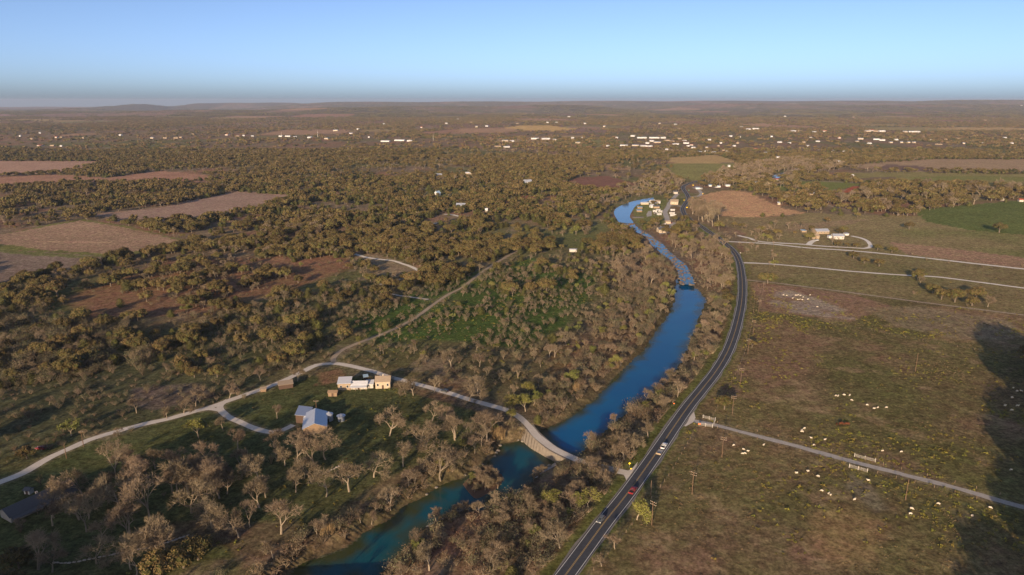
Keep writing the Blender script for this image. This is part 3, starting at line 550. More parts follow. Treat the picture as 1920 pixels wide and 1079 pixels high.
LOD = {'bare': joined(Lb, M['bark'], M['twig']) + joined([bare(17, 11, levels=3, twigs=7, tw=.17), bare(18, 11, 1.2, levels=3, twigs=7, tw=.17)], M['bark'], M['twig']),
       'oak': joined(Lo, M['oakbark'], OM) + joined([oak(26, nb=12, per=34, lw=.8), oak(27, 4.8, 6.8, nb=11, per=32, lw=.8)], M['oakbark'], OM),
       'jun': joined(Lj, M['oakbark'], JM) + joined([juniper(34, 3.2, 5.2, n=260, lw=.7), juniper(35, 3.6, 4.8, n=260, lw=.7)], M['oakbark'], JM),
       'bud': joined(Ld, M['bark'], BM_), 'bush': [p[1] for p in PROTO['bush']], 'brown': [p[1] for p in PROTO['brown']], 'reed': [p[1] for p in PROTO['reed']],
       'clump': [lump(71, 9, 6.5, 16, 2.0, 4).mesh('clump', OM), lump(72, 9, 6.0, 16, 2.0, 5).mesh('clump', [M['oakleaf'], M['oakleaf']]), lump(73, 9, 5.5, 16, 2.0, 4).mesh('clump', [M['brownscrub'], M['oakleaf']]), lump(76, 9, 5.5, 16, 2.0, 4).mesh('clump', JM)],
       'far': [lump(74, 34, 7, 7, 4.5, 12).mesh('far', OM), lump(75, 34, 6.5, 7, 4.5, 12).mesh('far', [M['juniper'], M['oakleaf']])],
       'weed': [tuft(81).mesh('tuft', M['weed']), tuft(82, .8, .5).mesh('tuft', M['weed']), tuft(83, .6, .45, 14).mesh('tuft', M['drygrass']), tuft(84, .9, .4, 18).mesh('tuft', M['drygrass'])]}
NEARN = {'bare': 7, 'oak': 5, 'jun': 3}

# ------------------------------------------------------------------ plants: where they grow (stems per hectare from zones seen in the photograph)
KINDS = ['bare', 'oak', 'jun', 'bud', 'bush', 'brown', 'reed']
ZONES = [  # name, pixel outline, stems per hectare by kind, height factor
 ('left_scrub', [(-60,560),(150,505),(640,490),(800,545),(640,640),(560,690),(300,745),(-60,770)], dict(oak=20, jun=14, bush=420, bare=26, brown=80), .68),
 ('red_slope', [(150,600),(40,560),(300,480),(650,470),(680,520),(560,560),(380,600)], dict(oak=34, jun=6, bush=75, bare=22, bud=1), .8),
 ('dark_thicket', [(-60,600),(250,610),(300,690),(100,720),(-60,760)], dict(oak=34, bush=620, bare=46, jun=26), .75),
 ('left_field_dark', [(-60,740),(200,700),(520,725),(300,790),(60,860),(-60,880)], dict(bush=160, bare=12, brown=120), .55),
 ('meadow', [(640,640),(830,548),(960,480),(1180,480),(1130,600),(1010,740),(880,745),(720,705)], dict(bush=230, bare=20, bud=8, brown=8, jun=3), .62),
 ('meadow_low', [(700,690),(640,650),(800,600),(1000,660),(1010,745),(880,745)], dict(bush=130, bare=26, bud=5, brown=30), .75),
 ('meadow_brush', [(720,560),(900,500),(1140,470),(1250,500),(1200,600),(1050,560),(900,560)], dict(bush=240, bare=28, bud=10, jun=16, oak=6), .68),
 ('bare_stand', [(1140,470),(1230,470),(1262,520),(1255,560),(1160,560)], dict(bare=120, brown=160, bud=14, bush=120), 1.0),
 ('island_side', [(1290,520),(1270,490),(1252,465),(1245,452),(1262,448),(1300,448),(1345,456),(1376,485),(1384,535),(1335,556)], dict(bare=120, bud=20, bush=200, brown=200, oak=5), 1.0),
 ('orchard', [(60,1000),(150,890),(330,820),(560,835),(640,840),(720,790),(860,780),(880,840),(760,900),(640,980),(420,1010),(300,1079),(60,1090)], dict(bare=44, bush=10), 1.1),
 ('grove', [(130,890),(330,850),(560,860),(620,900),(480,960),(300,960),(180,980)], dict(bare=120, bush=25), 1.05),
 ('front_lawn', [(430,770),(620,700),(840,745),(900,775),(760,800),(640,830),(560,830)], dict(bare=6, bush=3), .75),
 ('roadside_lawn', [(150,845),(400,775),(420,800),(520,830),(330,830),(150,890)], dict(bare=18, bush=8), .75),
 ('woods', [(240,470),(420,400),(520,385),(600,370),(700,345),(860,350),(1000,360),(1150,420),(1210,460),(1160,480),(960,480),(830,545),(640,490)], dict(oak=74, jun=80, bare=12, bud=3, bush=60), .9),
 ('deep_woods', [(420,395),(330,345),(440,330),(700,330),(900,345),(1050,360),(1150,400),(1000,430),(800,430),(600,420)], dict(oak=66, jun=135, bare=8, bush=30), .9),
 ('field_trees', [(0,385),(40,355),(260,338),(440,340),(435,360),(300,388),(170,400),(60,415)], dict(oak=80, jun=45, bare=14), .9),
 ('field_hedge', [(165,400),(250,415),(380,445),(460,425),(640,400),(640,470),(420,480),(300,475),(365,455),(240,424)], dict(oak=72, jun=22, bare=18, bush=30), 1.0),
 ('oak_belt', [(1413,357),(1440,350),(1500,345),(1530,350),(1560,372),(1610,366),(1640,350),(1700,347),(1960,350),(1960,372),(1850,380),(1730,402),(1700,408),(1640,400),(1560,392),(1500,400),(1440,380)], dict(oak=40, bare=5), 1.25),
 ('river_oaks', [(1300,338),(1400,312),(1480,300),(1585,308),(1575,318),(1450,336),(1420,345),(1340,352)], dict(oak=40, bare=40), 1.15),
 ('bend_trees', [(1150,395),(1130,380),(1200,340),(1250,320),(1290,345),(1275,360),(1220,370),(1160,386)], dict(bare=60, oak=25, brown=60, bud=6), 1.0),
 ('copse', [(1290,410),(1300,392),(1345,398),(1362,410),(1352,430),(1320,424)], dict(bare=60), 1.5),
 ('lane_trees', [(1360,445),(1430,440),(1440,462),(1400,480),(1385,470)], dict(bare=45, bud=8), .9), ('yard_trees', [(1410,425),(1500,420),(1620,440),(1600,462),(1440,450)], dict(bare=9, oak=5), .9),
 ('resort', [(1185,425),(1190,395),(1215,378),(1265,370),(1285,395),(1285,425),(1250,440)], dict(oak=9, bare=4), .8),
 ('pasture', [(1395,528),(1580,548),(1960,597),(2600,1000),(2400,1400),(900,1400),(1060,1150),(1120,1079),(1200,960),(1290,800),(1380,660)], dict(), 1), ('grass_a', [(1420,470),(1700,490),(1960,515),(1960,590),(1700,562),(1400,522)], dict(oak=.6), 1), ('grass_b', [(1400,410),(1720,408),(1960,385),(1960,500),(1650,470),(1560,440),(1480,420)], dict(oak=.8), 1),
 ('west_bank', [(1290,520),(1285,580),(1255,620),(1220,670),(1190,700),(1135,755),(1085,795),(1015,820),(1000,760),(1090,660),(1150,560),(1230,480)], dict(brown=520, bush=140, bare=40, bud=10, reed=4), .75),
 ('east_bank', [(1085,850),(1140,790),(1210,735),(1245,705),(1275,665),(1300,605),(1312,556),(1372,560),(1374,600),(1352,660),(1310,715),(1262,778),(1215,840),(1160,876)], dict(bare=130, bud=16, bush=260, brown=480, oak=3), .78),
 ('lower_thicket', [(735,1085),(770,1020),(800,995),(900,965),(975,930),(1000,905),(1040,883),(1120,880),(1160,893),(1150,925),(1110,985),(1060,1045),(1020,1095)], dict(bare=150, bud=14, bush=360, brown=430), .78),
 ('lower_left_bank', [(540,1095),(620,1060),(690,1020),(745,990),(810,945),(885,905),(950,860),(960,830),(990,805),(960,780),(905,800),(860,850),(780,900),(700,945),(600,1005),(480,1079)], dict(bare=130, bud=30, brown=620, bush=200, reed=50), .85),
 ('bluff', [], dict(oak=30, jun=30), 1.2),
]
CLEAR = [(p, .0) for p in (
 [(-60,440),(150,414),(240,424),(365,455),(217,483),(190,495),(80,512),(-60,545)], [(170,403),(300,392),(440,360),(560,368),(467,393),(367,412),(233,416)], [(-60,303),(210,303),(110,323),(-60,335)], [(-60,335),(110,329),(200,334),(300,321),(420,333),(360,341),(135,342),(-60,357)],
 [(1297,392),(1318,366),(1345,359),(1400,361),(1438,378),(1510,400),(1440,407),(1370,407)], [(1055,345),(1083,333),(1140,332),(1190,345),(1140,359)], [(1255,298),(1340,291),(1385,305),(1370,318),(1312,338),(1262,328)], [(1580,324),(1960,328),(1960,350),(1610,341)], [(1600,310),(1753,299),(1960,300),(1960,322),(1770,321),(1640,318)],
 [(938,241),(1023,236),(1085,242),(1040,246),(990,245)], [(1480,341),(1560,341),(1620,347),(1600,362),(1500,352)], [(640,472),(720,480),(786,508),(745,522),(690,500)], [(1055,445),(1130,420),(1150,440),(1120,465)], [(1720,397),(1960,374),(1960,440),(1745,416)], [(1600,241),(1960,240),(1960,245),(1700,246)],
 [(430,765),(480,740),(600,700),(625,690),(660,700),(690,705),(640,740),(615,765),(560,775),(505,805),(440,785)], [(640,752),(740,745),(820,755),(760,790),(640,790)], [(270,800),(420,785),(520,820),(330,845)])]
def dens(x, y):
    D = {k: np.zeros(x.shape) for k in KINDS}; hf = np.ones(x.shape); zone = np.full(x.shape, -1)
    a = fbm(x / 180, y / 180, 201); b_ = fbm(x / 420, y / 520, 211); c = fbm(x / 140, y / 140, 221)
    cov = sstep(a * .6 + b_ * .4, .40, .56)
    D['oak'] += 6 + 62 * cov; D['jun'] += 75 * sstep(b_, .52, .66) * cov; D['bare'] += 2 + 12 * sstep(c, .5, .7); D['bush'] += np.where(y < 1100, 40, 0)
    for k in ('oak', 'jun'): D[k] = D[k] * (.12 + .88 * sstep(y, 480, 640))
    right = (x > np.interp(y, hwy[:, 1], hwy[:, 0])) & (y < 1250)
    for k in KINDS: D[k] = np.where(right, D[k] * .10, D[k])
    wx = x + (fbm(x / 25, y / 25, 231) - .5) * 16; wy = y + (fbm(x / 25, y / 25, 241) - .5) * 16
    for i, (nm, px, dd, h) in enumerate(ZONES):
        if not px: continue
        s = inpoly(wx, wy, W(px)); pn = .3 + 1.4 * sstep(fbm(x / 22, y / 22, 251), .32, .66)
        if nm in ('woods', 'deep_woods', 'field_hedge', 'field_trees', 'red_slope'): pn = pn * (.15 + 1.35 * sstep(fbm(x / 62, y / 75, 261), .36, .56))
        for k in KINDS: D[k] = np.where(s, dd.get(k, 0) * pn, D[k])
        hf[s] = h; zone[s] = i
    blu = (y < 175); 
    for k in KINDS: D[k] = np.where(blu, (dict(oak=30, jun=30).get(k, 0)) * (x < -130), D[k])
    for px, f in CLEAR:
        s = inpoly(x + (wx - x) * .35, y + (wy - y) * .35, W(px))
        for k in KINDS: D[k] = np.where(s, D[k] * f, D[k])
    return D, hf, zone
BUILT = []                                              # keep-out circles round buildings, poles and so on
def keepout(x, y, r): BUILT.append((x, y, r))
def scatter(y0, y1, cell, xm=.95, margin=60, back=False):
    ys = np.arange(y0, y1, cell); hw = xm * y1 + margin; xs = np.arange(-hw, hw, cell); X, Y = np.meshgrid(xs, ys); X = X.ravel(); Y = Y.ravel()
    if not back: s = np.abs(X) < xm * .9 * Y + margin; X = X[s]; Y = Y[s]
    X = X + rng.uniform(-.48, .48, X.size) * cell; Y = Y + rng.uniform(-.48, .48, Y.size) * cell; return X, Y
PTS = {k: [] for k in list(LOD)}                        # rows: x, y, z, scale, lod index, zone
def keep(X, Y, pad):
    ok = np.ones(X.shape, bool)
    ok &= dist_line(X, Y, hwy, False, 30) > 7.0 + pad
    for k, (ln, w) in drives.items(): ok &= dist_line(X, Y, ln, False, 20) > w / 2 + .4 + pad * .6
    for poly in (upper_pool, lower_pool, far_pool, far_reach, parking): ok &= ~inpoly(X, Y, poly); ok &= dist_line(X, Y, poly, True, 10) > .8 + pad * .5
    ok &= dist_line(X, Y, rapids_line, False, 20) > 8
    for bx, by, r in BUILT: ok &= (X - bx) ** 2 + (Y - by) ** 2 > (r + pad) ** 2
    return ok
BASEH = {'bare': 12, 'oak': 7.2, 'jun': 5.2, 'bud': 9.7, 'bush': 2.5, 'brown': 1.7, 'reed': 3.6}
BANKS = [i for i, z in enumerate(ZONES) if z[0] in ('west_bank', 'east_bank', 'lower_thicket', 'lower_left_bank', 'dark_thicket')]
def plant_all():
    for (y0, y1, cell, sub) in ((-220, 190, 8, 0), (175, 420, 3.0, 0), (420, 720, 4.0, 0), (720, 1250, 6.0, 1), (1250, 2300, 9.0, 1)):
        X, Y = scatter(y0, y1, cell, back=(y0 < 0)); 
        if y0 < 0: s = X > -620; X, Y = X[s], Y[s]; s = (X < -110); X, Y = X[s], Y[s]
        D, hf, zone = dens(X, Y); u = rng.random(X.size); acc = np.zeros(X.size); ok = keep(X, Y, .6)
        for k in KINDS:
            p = D[k] * cell * cell / 1e4; s = (u >= acc) & (u < acc + p) & ok; acc = acc + p
            if not s.any(): continue
            if k in ('bare', 'oak', 'bud'): q = np.where(s)[0]; q = q[keep(X[q], Y[q], 1.4)]; q = q[(dist_line(X[q], Y[q], rapids_line, False, 60) > np.where(Y[q] < 900, 15, 13)) & (dist_line(X[q], Y[q], far_pool, True, 60) > 13)]; s = np.zeros(X.shape, bool); s[q] = True
            n = int(s.sum()); sc = hf[s] * np.clip(rng.normal(1, .2, n), .6, 1.5)
            if k in ('bush', 'brown', 'reed'): sc = np.clip(rng.normal(1.2, .34, n), .5, 2.1) * np.where(np.isin(zone[s], BANKS), 1.65 if k != 'reed' else .9, 1.0)
            if k in ('bare', 'bud'): sc = sc * np.where(hf[s] > 1.02, 1.0, .74)
            if k == 'oak' : sc = np.clip(rng.normal(1.18, .25, n), .6, 1.9) * np.where(hf[s] > 1.1, hf[s], 1)
            if k == 'jun': sc = np.clip(rng.normal(1.15, .25, n), .6, 1.8)
            z = terr(X[s], Y[s]); nn_ = NEARN.get(k, len(LOD[k])); lo = rng.integers(0, nn_, n)
            if sub and k in NEARN: lo = np.where(Y[s] > 900, rng.integers(nn_, len(LOD[k]), n), lo)
            PTS[k].append(np.stack([X[s], Y[s], z, sc, lo, zone[s]], -1))
    X, Y = scatter(2300, 6500, 21); cov = sstep(fbm(X / 260, Y / 420, 301) * .55 + fbm(X / 900, Y / 1500, 311) * .45, .38, .54); ok = rng.random(X.size) < .10 + .62 * cov
    for px, f in CLEAR: ok &= ~inpoly(X, Y, W(px))
    for bx, by, r in BUILT: ok &= (X - bx) ** 2 + ((Y - by) * .35) ** 2 > (r * 1.2 + 8) ** 2
    for q in FARF: ok &= ~(inpoly(X, Y, q) & (rng.random(X.size) < .93))
    X, Y = X[ok], Y[ok]; PTS['clump'].append(np.stack([X, Y, terr(X, Y), rng.uniform(.75, 1.25, X.size), np.where(rng.random(X.size) < .2, 3, rng.integers(0, 3, X.size)), X * 0], -1))
    X, Y = scatter(6500, 17000, 78, xm=.92); cov = sstep(fbm(X / 700, Y / 1500, 71), .34, .58); ok = rng.random(X.size) < .08 + .6 * cov
    for q in FARF: ok &= ~inpoly(X, Y, q)
    X, Y = X[ok], Y[ok]
    PTS['far'].append(np.stack([X, Y, terr(X, Y) - .5, rng.uniform(.8, 1.3, X.size), rng.integers(0, 2, X.size), X * 0], -1))
    # weeds and dry grass of the pastures
    for px, d_, wt in ((ZONES[[z[0] for z in ZONES].index('pasture')][1], 1000, .45), ([(1390,525),(1395,470),(1700,490),(1960,515),(1960,590),(1700,565)], 90, .3), ([(640,640),(830,548),(960,480),(1180,480),(1130,600),(1010,740),(880,745),(720,705)], 260, .7), ([(60,1079),(150,900),(500,740),(640,700),(900,760),(900,840),(640,1000),(400,1079)], 160, .5)):
        poly = W(px); lo_, hi_ = poly.min(0), poly.max(0); lo_[1] = max(lo_[1], 180); hi_[1] = min(hi_[1], 720); n = int((hi_[0] - lo_[0]) * (hi_[1] - lo_[1]) / 1e4 * d_ * 2.2)
        X = rng.uniform(lo_[0], hi_[0], n); Y = rng.uniform(lo_[1], hi_[1], n); g = sstep(fbm(X / 30, Y / 30, 401), .42, .62); s = inpoly(X, Y, poly) & (rng.random(n) < .12 + .75 * g) & (np.abs(X) < .82 * Y + 40)
        X, Y = X[s], Y[s]; s = keep(X, Y, -.5); X, Y = X[s], Y[s]; gr = sstep(fbm(X / 40, Y / 40, 411), .40, .6); lo = np.where(rng.random(X.size) < gr * wt * 1.7, rng.integers(0, 2, X.size), rng.integers(2, 4, X.size))
        PTS['weed'].append(np.stack([X, Y, terr(X, Y), np.where(lo < 2, rng.uniform(.7, 1.9, X.size), rng.uniform(.4, 1.1, X.size)), lo, X * 0], -1))
TREEN = {'bare': ('bare_tree', 'tree', 300), 'oak': ('live_oak', 'oak tree', 300), 'jun': ('juniper', 'juniper', 120), 'bud': ('budding_tree', 'green tree', 140), 'bush': ('scrub_bush', 'bush', 220), 'brown': ('brown_bush', 'brown bush', 150), 'reed': ('reed_clump', 'reeds', 40)}
ZTXT = {'left_scrub': 'in the grey scrub north of the long gravel drive', 'red_slope': 'on the red grassy slope', 'dark_thicket': 'in the dark shaded thicket', 'left_field_dark': 'in the shaded field beside the gravel drive', 'meadow': 'in the green meadow west of the river', 'meadow_low': 'in the meadow above the stone house', 'meadow_brush': 'in the brush along the dirt lane', 'west_bank': 'on the bank west of the blue pool', 'bare_stand': 'in the stand beside the rapids', 'island_side': 'between the rapids and the highway', 'east_bank': 'on the strip between the blue pool and the highway',
        'lower_thicket': 'in the thicket between the highway and the lower river', 'lower_left_bank': 'along the lower river bank below the dam', 'orchard': 'on the shaded lawn between the drive and lower river', 'grove': 'in the grove beside the long ranch house', 'front_lawn': 'on the lawn between barn and stone house', 'roadside_lawn': 'on the lawn below the gravel drive', 'woods': 'in the woods north of the meadow', 'deep_woods': 'in the dense hillside woods', 'field_trees': 'in the belt beyond the round tan field', 'field_hedge': 'in the hedgerow of the round tan field', 'oak_belt': 'in the oak belt behind the farmstead',
        'river_oaks': 'along the far river bend', 'bend_trees': 'round the river bend above the cabins', 'copse': 'in the copse beside the tan field', 'lane_trees': 'beside the start of the white lanes', 'yard_trees': 'around the farmstead yard', 'resort': 'among the riverside cabins', 'grass_a': 'standing alone in the pasture of the white lanes', 'grass_b': 'standing alone in the pasture behind the farmstead', 'pasture': 'standing alone in the sheep pasture'}
KTXT = {'bare': 'leafless tree with pale tan branches', 'oak': 'round olive green oak', 'jun': 'dark green juniper', 'bud': 'tree with fresh yellow green leaves', 'bush': 'small grey green bush', 'brown': 'low brown bush', 'reed': 'clump of tall straw coloured reeds'}
def thing_tree(kind, x, y, z, s, v, label, group=None, rz=None, name=None, sz=None):
    nm, cat, _ = TREEN[kind]; tr, cr = PROTO[kind][v % len(PROTO[kind])]; rz = random.random() * 6.283 if rz is None else rz
    if tr is None:
        o = link(bpy.data.objects.new(name or nm, cr)); o.location = (x, y, z); o.rotation_euler = (0, 0, rz); o.scale = (s, s, sz or s); return tag(o, label, cat, group)
    o = empty(name or nm, (x, y, z), rz); o.scale = (s, s, sz or s); tag(o, label, cat, group)
    for pn, me_ in (('trunk', tr), ('crown', cr)): link(bpy.data.objects.new(pn, me_), o)
    return o
def instancer(name, arr, meshes, label, cat):
    col = bpy.data.collections.new('src_' + name)
    for i, me_ in enumerate(meshes):
        o = bpy.data.objects.new('%s_source_%03d' % (name, i), me_); col.objects.link(o)
    me_ = bpy.data.meshes.new(name); n = len(arr); me_.vertices.add(n); me_.vertices.foreach_set('co', arr[:, :3].astype(np.float32).ravel())
    a = me_.attributes.new('pick', 'INT', 'POINT'); a.data.foreach_set('value', arr[:, 4].astype(np.int32)); a = me_.attributes.new('size', 'FLOAT_VECTOR', 'POINT'); s = arr[:, 3:4] * np.ones((1, 3)); s[:, 2] *= rng.uniform(.85, 1.15, n); a.data.foreach_set('vector', s.astype(np.float32).ravel())
    r = np.zeros((n, 3)); r[:, 2] = rng.uniform(0, 6.283, n); a = me_.attributes.new('turn', 'FLOAT_VECTOR', 'POINT'); a.data.foreach_set('vector', r.astype(np.float32).ravel())
    ng = bpy.data.node_groups.new(name, 'GeometryNodeTree'); ng.interface.new_socket('Geometry', in_out='INPUT', socket_type='NodeSocketGeometry'); ng.interface.new_socket('Geometry', in_out='OUTPUT', socket_type='NodeSocketGeometry')
    gi = ng.nodes.new('NodeGroupInput'); go = ng.nodes.new('NodeGroupOutput'); ip = ng.nodes.new('GeometryNodeInstanceOnPoints'); ci_ = ng.nodes.new('GeometryNodeCollectionInfo'); ci_.inputs['Collection'].default_value = col; ci_.inputs['Separate Children'].default_value = True; ci_.inputs['Reset Children'].default_value = True
    def att(nm, ty):
        t_ = ng.nodes.new('GeometryNodeInputNamedAttribute'); t_.data_type = ty; t_.inputs['Name'].default_value = nm; return [o for o in t_.outputs if o.enabled and o.name == 'Attribute'][0]
    ng.links.new(gi.outputs[0], ip.inputs['Points']); ng.links.new(ci_.outputs[0], ip.inputs['Instance']); ip.inputs['Pick Instance'].default_value = True
    ng.links.new(att('pick', 'INT'), ip.inputs['Instance Index']); ng.links.new(att('turn', 'FLOAT_VECTOR'), ip.inputs['Rotation']); ng.links.new(att('size', 'FLOAT_VECTOR'), ip.inputs['Scale']); ng.links.new(ip.outputs[0], go.inputs[0])
    o = link(bpy.data.objects.new(name, me_)); md = o.modifiers.new('scatter', 'NODES'); md.node_group = ng; return tag(o, label, cat, kind='stuff')
LAND = [('the stone house', 715, 727), ('the metal barn', 592, 795), ('the ranch house', 70, 945), ('the dam', 1030, 840), ('the drive fork', 420, 760), ('the lane junction', 623, 682), ('the pole shed', 535, 725), ('the parked red car', 77, 842), ('the river island', 905, 908), ('the white pickup', 1244, 840), ('the red pickup', 1184, 922), ('the dam drive mouth', 1180, 888), ('the ranch gate', 1340, 795), ('the golden reeds', 1190, 610),
 ('the ranch road bend', 787, 510), ('the footpath', 750, 555), ('the round tan field', 200, 450), ('the hillside house', 866, 391), ('the yellow cabin', 1241, 437), ('the rapids', 1240, 465), ('the farmstead', 1545, 445), ('the white trailer', 1075, 473), ('the tan cabin', 1123, 447), ('the lodge', 1266, 384), ('the tan plowed field', 1390, 385), ('the red dirt patch', 1610, 357), ('the lower gravel bar', 850, 980), ('the gravel bar', 942, 942), ('the stone wall', 300, 1023), ('the short wall', 620, 883), ('the red slope', 450, 530), ('the bare purple field', 1120, 345), ('the lane end', 975, 465), ('the lone scrub oak', 365, 708), ('the bright green scrub tree', 350, 588), ('the big meadow tree', 1062, 648), ('the parked dark car', 834, 735), ('the orange marker', 1263, 760), ('the lane mouths', 1390, 480)]
LXY = np.array([P(a, b) for _, a, b in LAND])
def where(x, y):
    d = ((LXY - (x, y)) ** 2).sum(1); i = int(np.argmin(d)); d = d[i] ** .5; return ('beside ' if d < 22 else 'close to ' if d < 48 else 'nearest ') + LAND[i][0]
def grow_plants():
    plant_all(); total = {}
    for k in KINDS:
        if not PTS[k]: continue
        A = np.vstack(PTS[k]); px, py = PX(A[:, 0], A[:, 1], A[:, 2]); inv = (px > 5) & (px < 1915) & (py > 200) & (py < 1085) & (A[:, 1] > 150)
        size = np.where(inv, A[:, 3] / np.hypot(A[:, 1], H), 0); order = np.argsort(-size); nm, cat, cap = TREEN[k]; pick = order[:cap]; pick = pick[size[pick] > 0]
        rest = np.ones(len(A), bool); rest[pick] = False; total[k] = (len(A), len(pick))
        for i in pick:
            x, y, z, s, lo, zi = A[i]; zn = ZONES[int(zi)][0] if zi >= 0 else None; w = ZTXT.get(zn, 'in the brush beside the river valley'); sw = 'tall' if s > 1.25 else ('small' if s < .8 else 'mid sized'); kt = KTXT[k].replace('small ', '').replace('low ', '').replace(' with pale tan branches', '').replace(' with fresh yellow green leaves', ' with fresh green leaves'); lb = f"{sw} {kt} {w.split(' between ')[0] if len(w.split()) > 7 else w}, {where(x, y)}"
            if len(lb.split()) > 16: lb = f"{sw} {kt}, {where(x, y)}"
            thing_tree(k, x, y, z, s, int(lo), lb, lb)
        lab = {'bare': ('leafless_woodland', 'grey tan mass of leafless trees spread over the valley'), 'oak': ('oak_woodland', 'olive green oak woodland covering the hills'), 'jun': ('juniper_woodland', 'dark green juniper mass in the hillside woods'), 'bud': ('spring_foliage', 'scattered fresh green trees in the far woods'), 'bush': ('scrub_undergrowth', 'grey green scrub covering the rough ground'), 'brown': ('brown_undergrowth', 'brown brush and dead weeds on the banks'), 'reed': ('reed_undergrowth', 'straw coloured reeds along the banks')}[k]
        if rest.any(): instancer(lab[0], A[rest], LOD[k], lab[1], 'woods' if k in ('bare', 'oak', 'jun', 'bud') else 'undergrowth')
    instancer('distant_woods', np.vstack(PTS['clump']), LOD['clump'], 'olive brown woods spreading round the far town', 'woods'); instancer('horizon_woods', np.vstack(PTS['far']), LOD['far'], 'hazy dark woods on the far plain and ridges', 'woods')
    instancer('pasture_weeds', np.vstack(PTS['weed']), LOD['weed'], 'yellow green weeds and dry grass tufts in the pastures', 'grass')
    print('PLANTS', total, {k: sum(len(a) for a in PTS[k]) for k in ('clump', 'far', 'weed')})

# ------------------------------------------------------------------ buildings
def house(name, label, x, y, rz, w, d, wall_h, roof_h, wm, rm, group=None, over=.35, door=False, wins=0, chimney=False, cat='house', z=None, small=False, shed=False, porch=False, sidewins=0, back=False):
    "gable (ridge along local x) or mono-pitch building: front faces local -y"
    z = th(x, y) if z is None else z; o = tag(empty(name, (x, y, z), rz), label, cat, group); keepout(x, y, max(w, d) * .55)
    hw, hd = w / 2, d / 2; mb = MB()
    if shed:
        a, b_ = wall_h, wall_h + roof_h
        mb.add([(-hw,-hd,-.5),(hw,-hd,-.5),(hw,hd,-.5),(-hw,hd,-.5),(-hw,-hd,a),(hw,-hd,a),(hw,hd,b_),(-hw,hd,b_)], [(0,1,5,4),(1,2,6,5),(2,3,7,6),(3,0,4,7),(4,5,6,7)])
        rf = MB(); k = roof_h / d; A, B = a - over * k, b_ + over * k
        rf.add([(-hw-over,-hd-over,A),(hw+over,-hd-over,A),(hw+over,hd+over,B),(-hw-over,hd+over,B),(-hw-over,-hd-over,A+.14),(hw+over,-hd-over,A+.14),(hw+over,hd+over,B+.14),(-hw-over,hd+over,B+.14)], [(0,3,2,1),(4,5,6,7),(0,1,5,4),(1,2,6,5),(2,3,7,6),(3,0,4,7)])
    else:
        mb.add([(-hw,-hd,-.5),(hw,-hd,-.5),(hw,hd,-.5),(-hw,hd,-.5),(-hw,-hd,wall_h),(hw,-hd,wall_h),(hw,hd,wall_h),(-hw,hd,wall_h),(-hw,0,wall_h+roof_h-.02),(hw,0,wall_h+roof_h-.02)], [(0,1,5,4),(2,3,7,6),(1,2,6,9,5),(3,0,4,8,7)])
        rf = MB(); k = roof_h / hd; e = wall_h - over * k; t = wall_h + roof_h; hx = hw + over; hy = hd + over
        for s in (-1, 1):
            rf.add([(-hx,s*hy,e),(hx,s*hy,e),(hx,0,t),(-hx,0,t),(-hx,s*hy,e+.16),(hx,s*hy,e+.16),(hx,0,t+.16),(-hx,0,t+.16)], [(0,1,2,3),(4,7,6,5),(0,4,5,1),(1,5,6,2),(3,7,4,0)])
    mb.build('wall', wm, o); ro = rf.build('roof', rm, o)
    if chimney: MB().box(-.4, .4, .1, .9, wall_h * .8, wall_h + roof_h + .9).build('chimney', M['stone'], ro)
    if not small:
        if wins:
            for i in range(wins):
                cx = -hw + w * (i + .5) / wins
                if door and i == wins // 2: continue
                wo = MB().box(cx - .62, cx + .62, -hd - .05, -hd + .03, wall_h * .32, wall_h * .72).build('window', M['white'], o); MB().box(cx - .5, cx + .5, -hd - .065, -hd - .05, wall_h * .36, wall_h * .69).build('pane', M['glassdark'], wo)
        if door: MB().box(-.55, .55, -hd - .06, -hd + .03, 0, 2.1).build('door', M['darkwood'], o)
        for i in range(sidewins):
            for s in (1,):
                cy_ = -hd + d * (i + .5) / sidewins; wo = MB().box(s * hw - .03, s * hw + .05, cy_ - .55, cy_ + .55, wall_h * .32, wall_h * .72).build('window', M['white'], o); MB().box(s * hw + .05, s * hw + .065, cy_ - .44, cy_ + .44, wall_h * .36, wall_h * .69).build('pane', M['glassdark'], wo)
        if porch:
            pr = MB(); pr.add([(-hw,-hd-2.6,wall_h*.72),(hw,-hd-2.6,wall_h*.72),(hw,-hd-.01,wall_h*.92),(-hw,-hd-.01,wall_h*.92),(-hw,-hd-2.6,wall_h*.72+.1),(hw,-hd-2.6,wall_h*.72+.1),(hw,-hd-.01,wall_h*.92+.1),(-hw,-hd-.01,wall_h*.92+.1)], [(0,3,2,1),(4,5,6,7),(0,1,5,4),(1,2,6,5),(3,0,4,7)]); pr.build('porch_roof', rm, o)
            for i in range(4): cx = -hw + .3 + (w - .6) * i / 3; MB().box(cx - .08, cx + .08, -hd - 2.5, -hd - 2.34, 0, wall_h * .72).build('post', M['wood'], o)
    return o
def at(px, py): return P(px, py)
def scale_at(py): 
    v = (539.5 - py) / F; return H / (SP - v * CP) / F               # metres per photograph pixel at that row
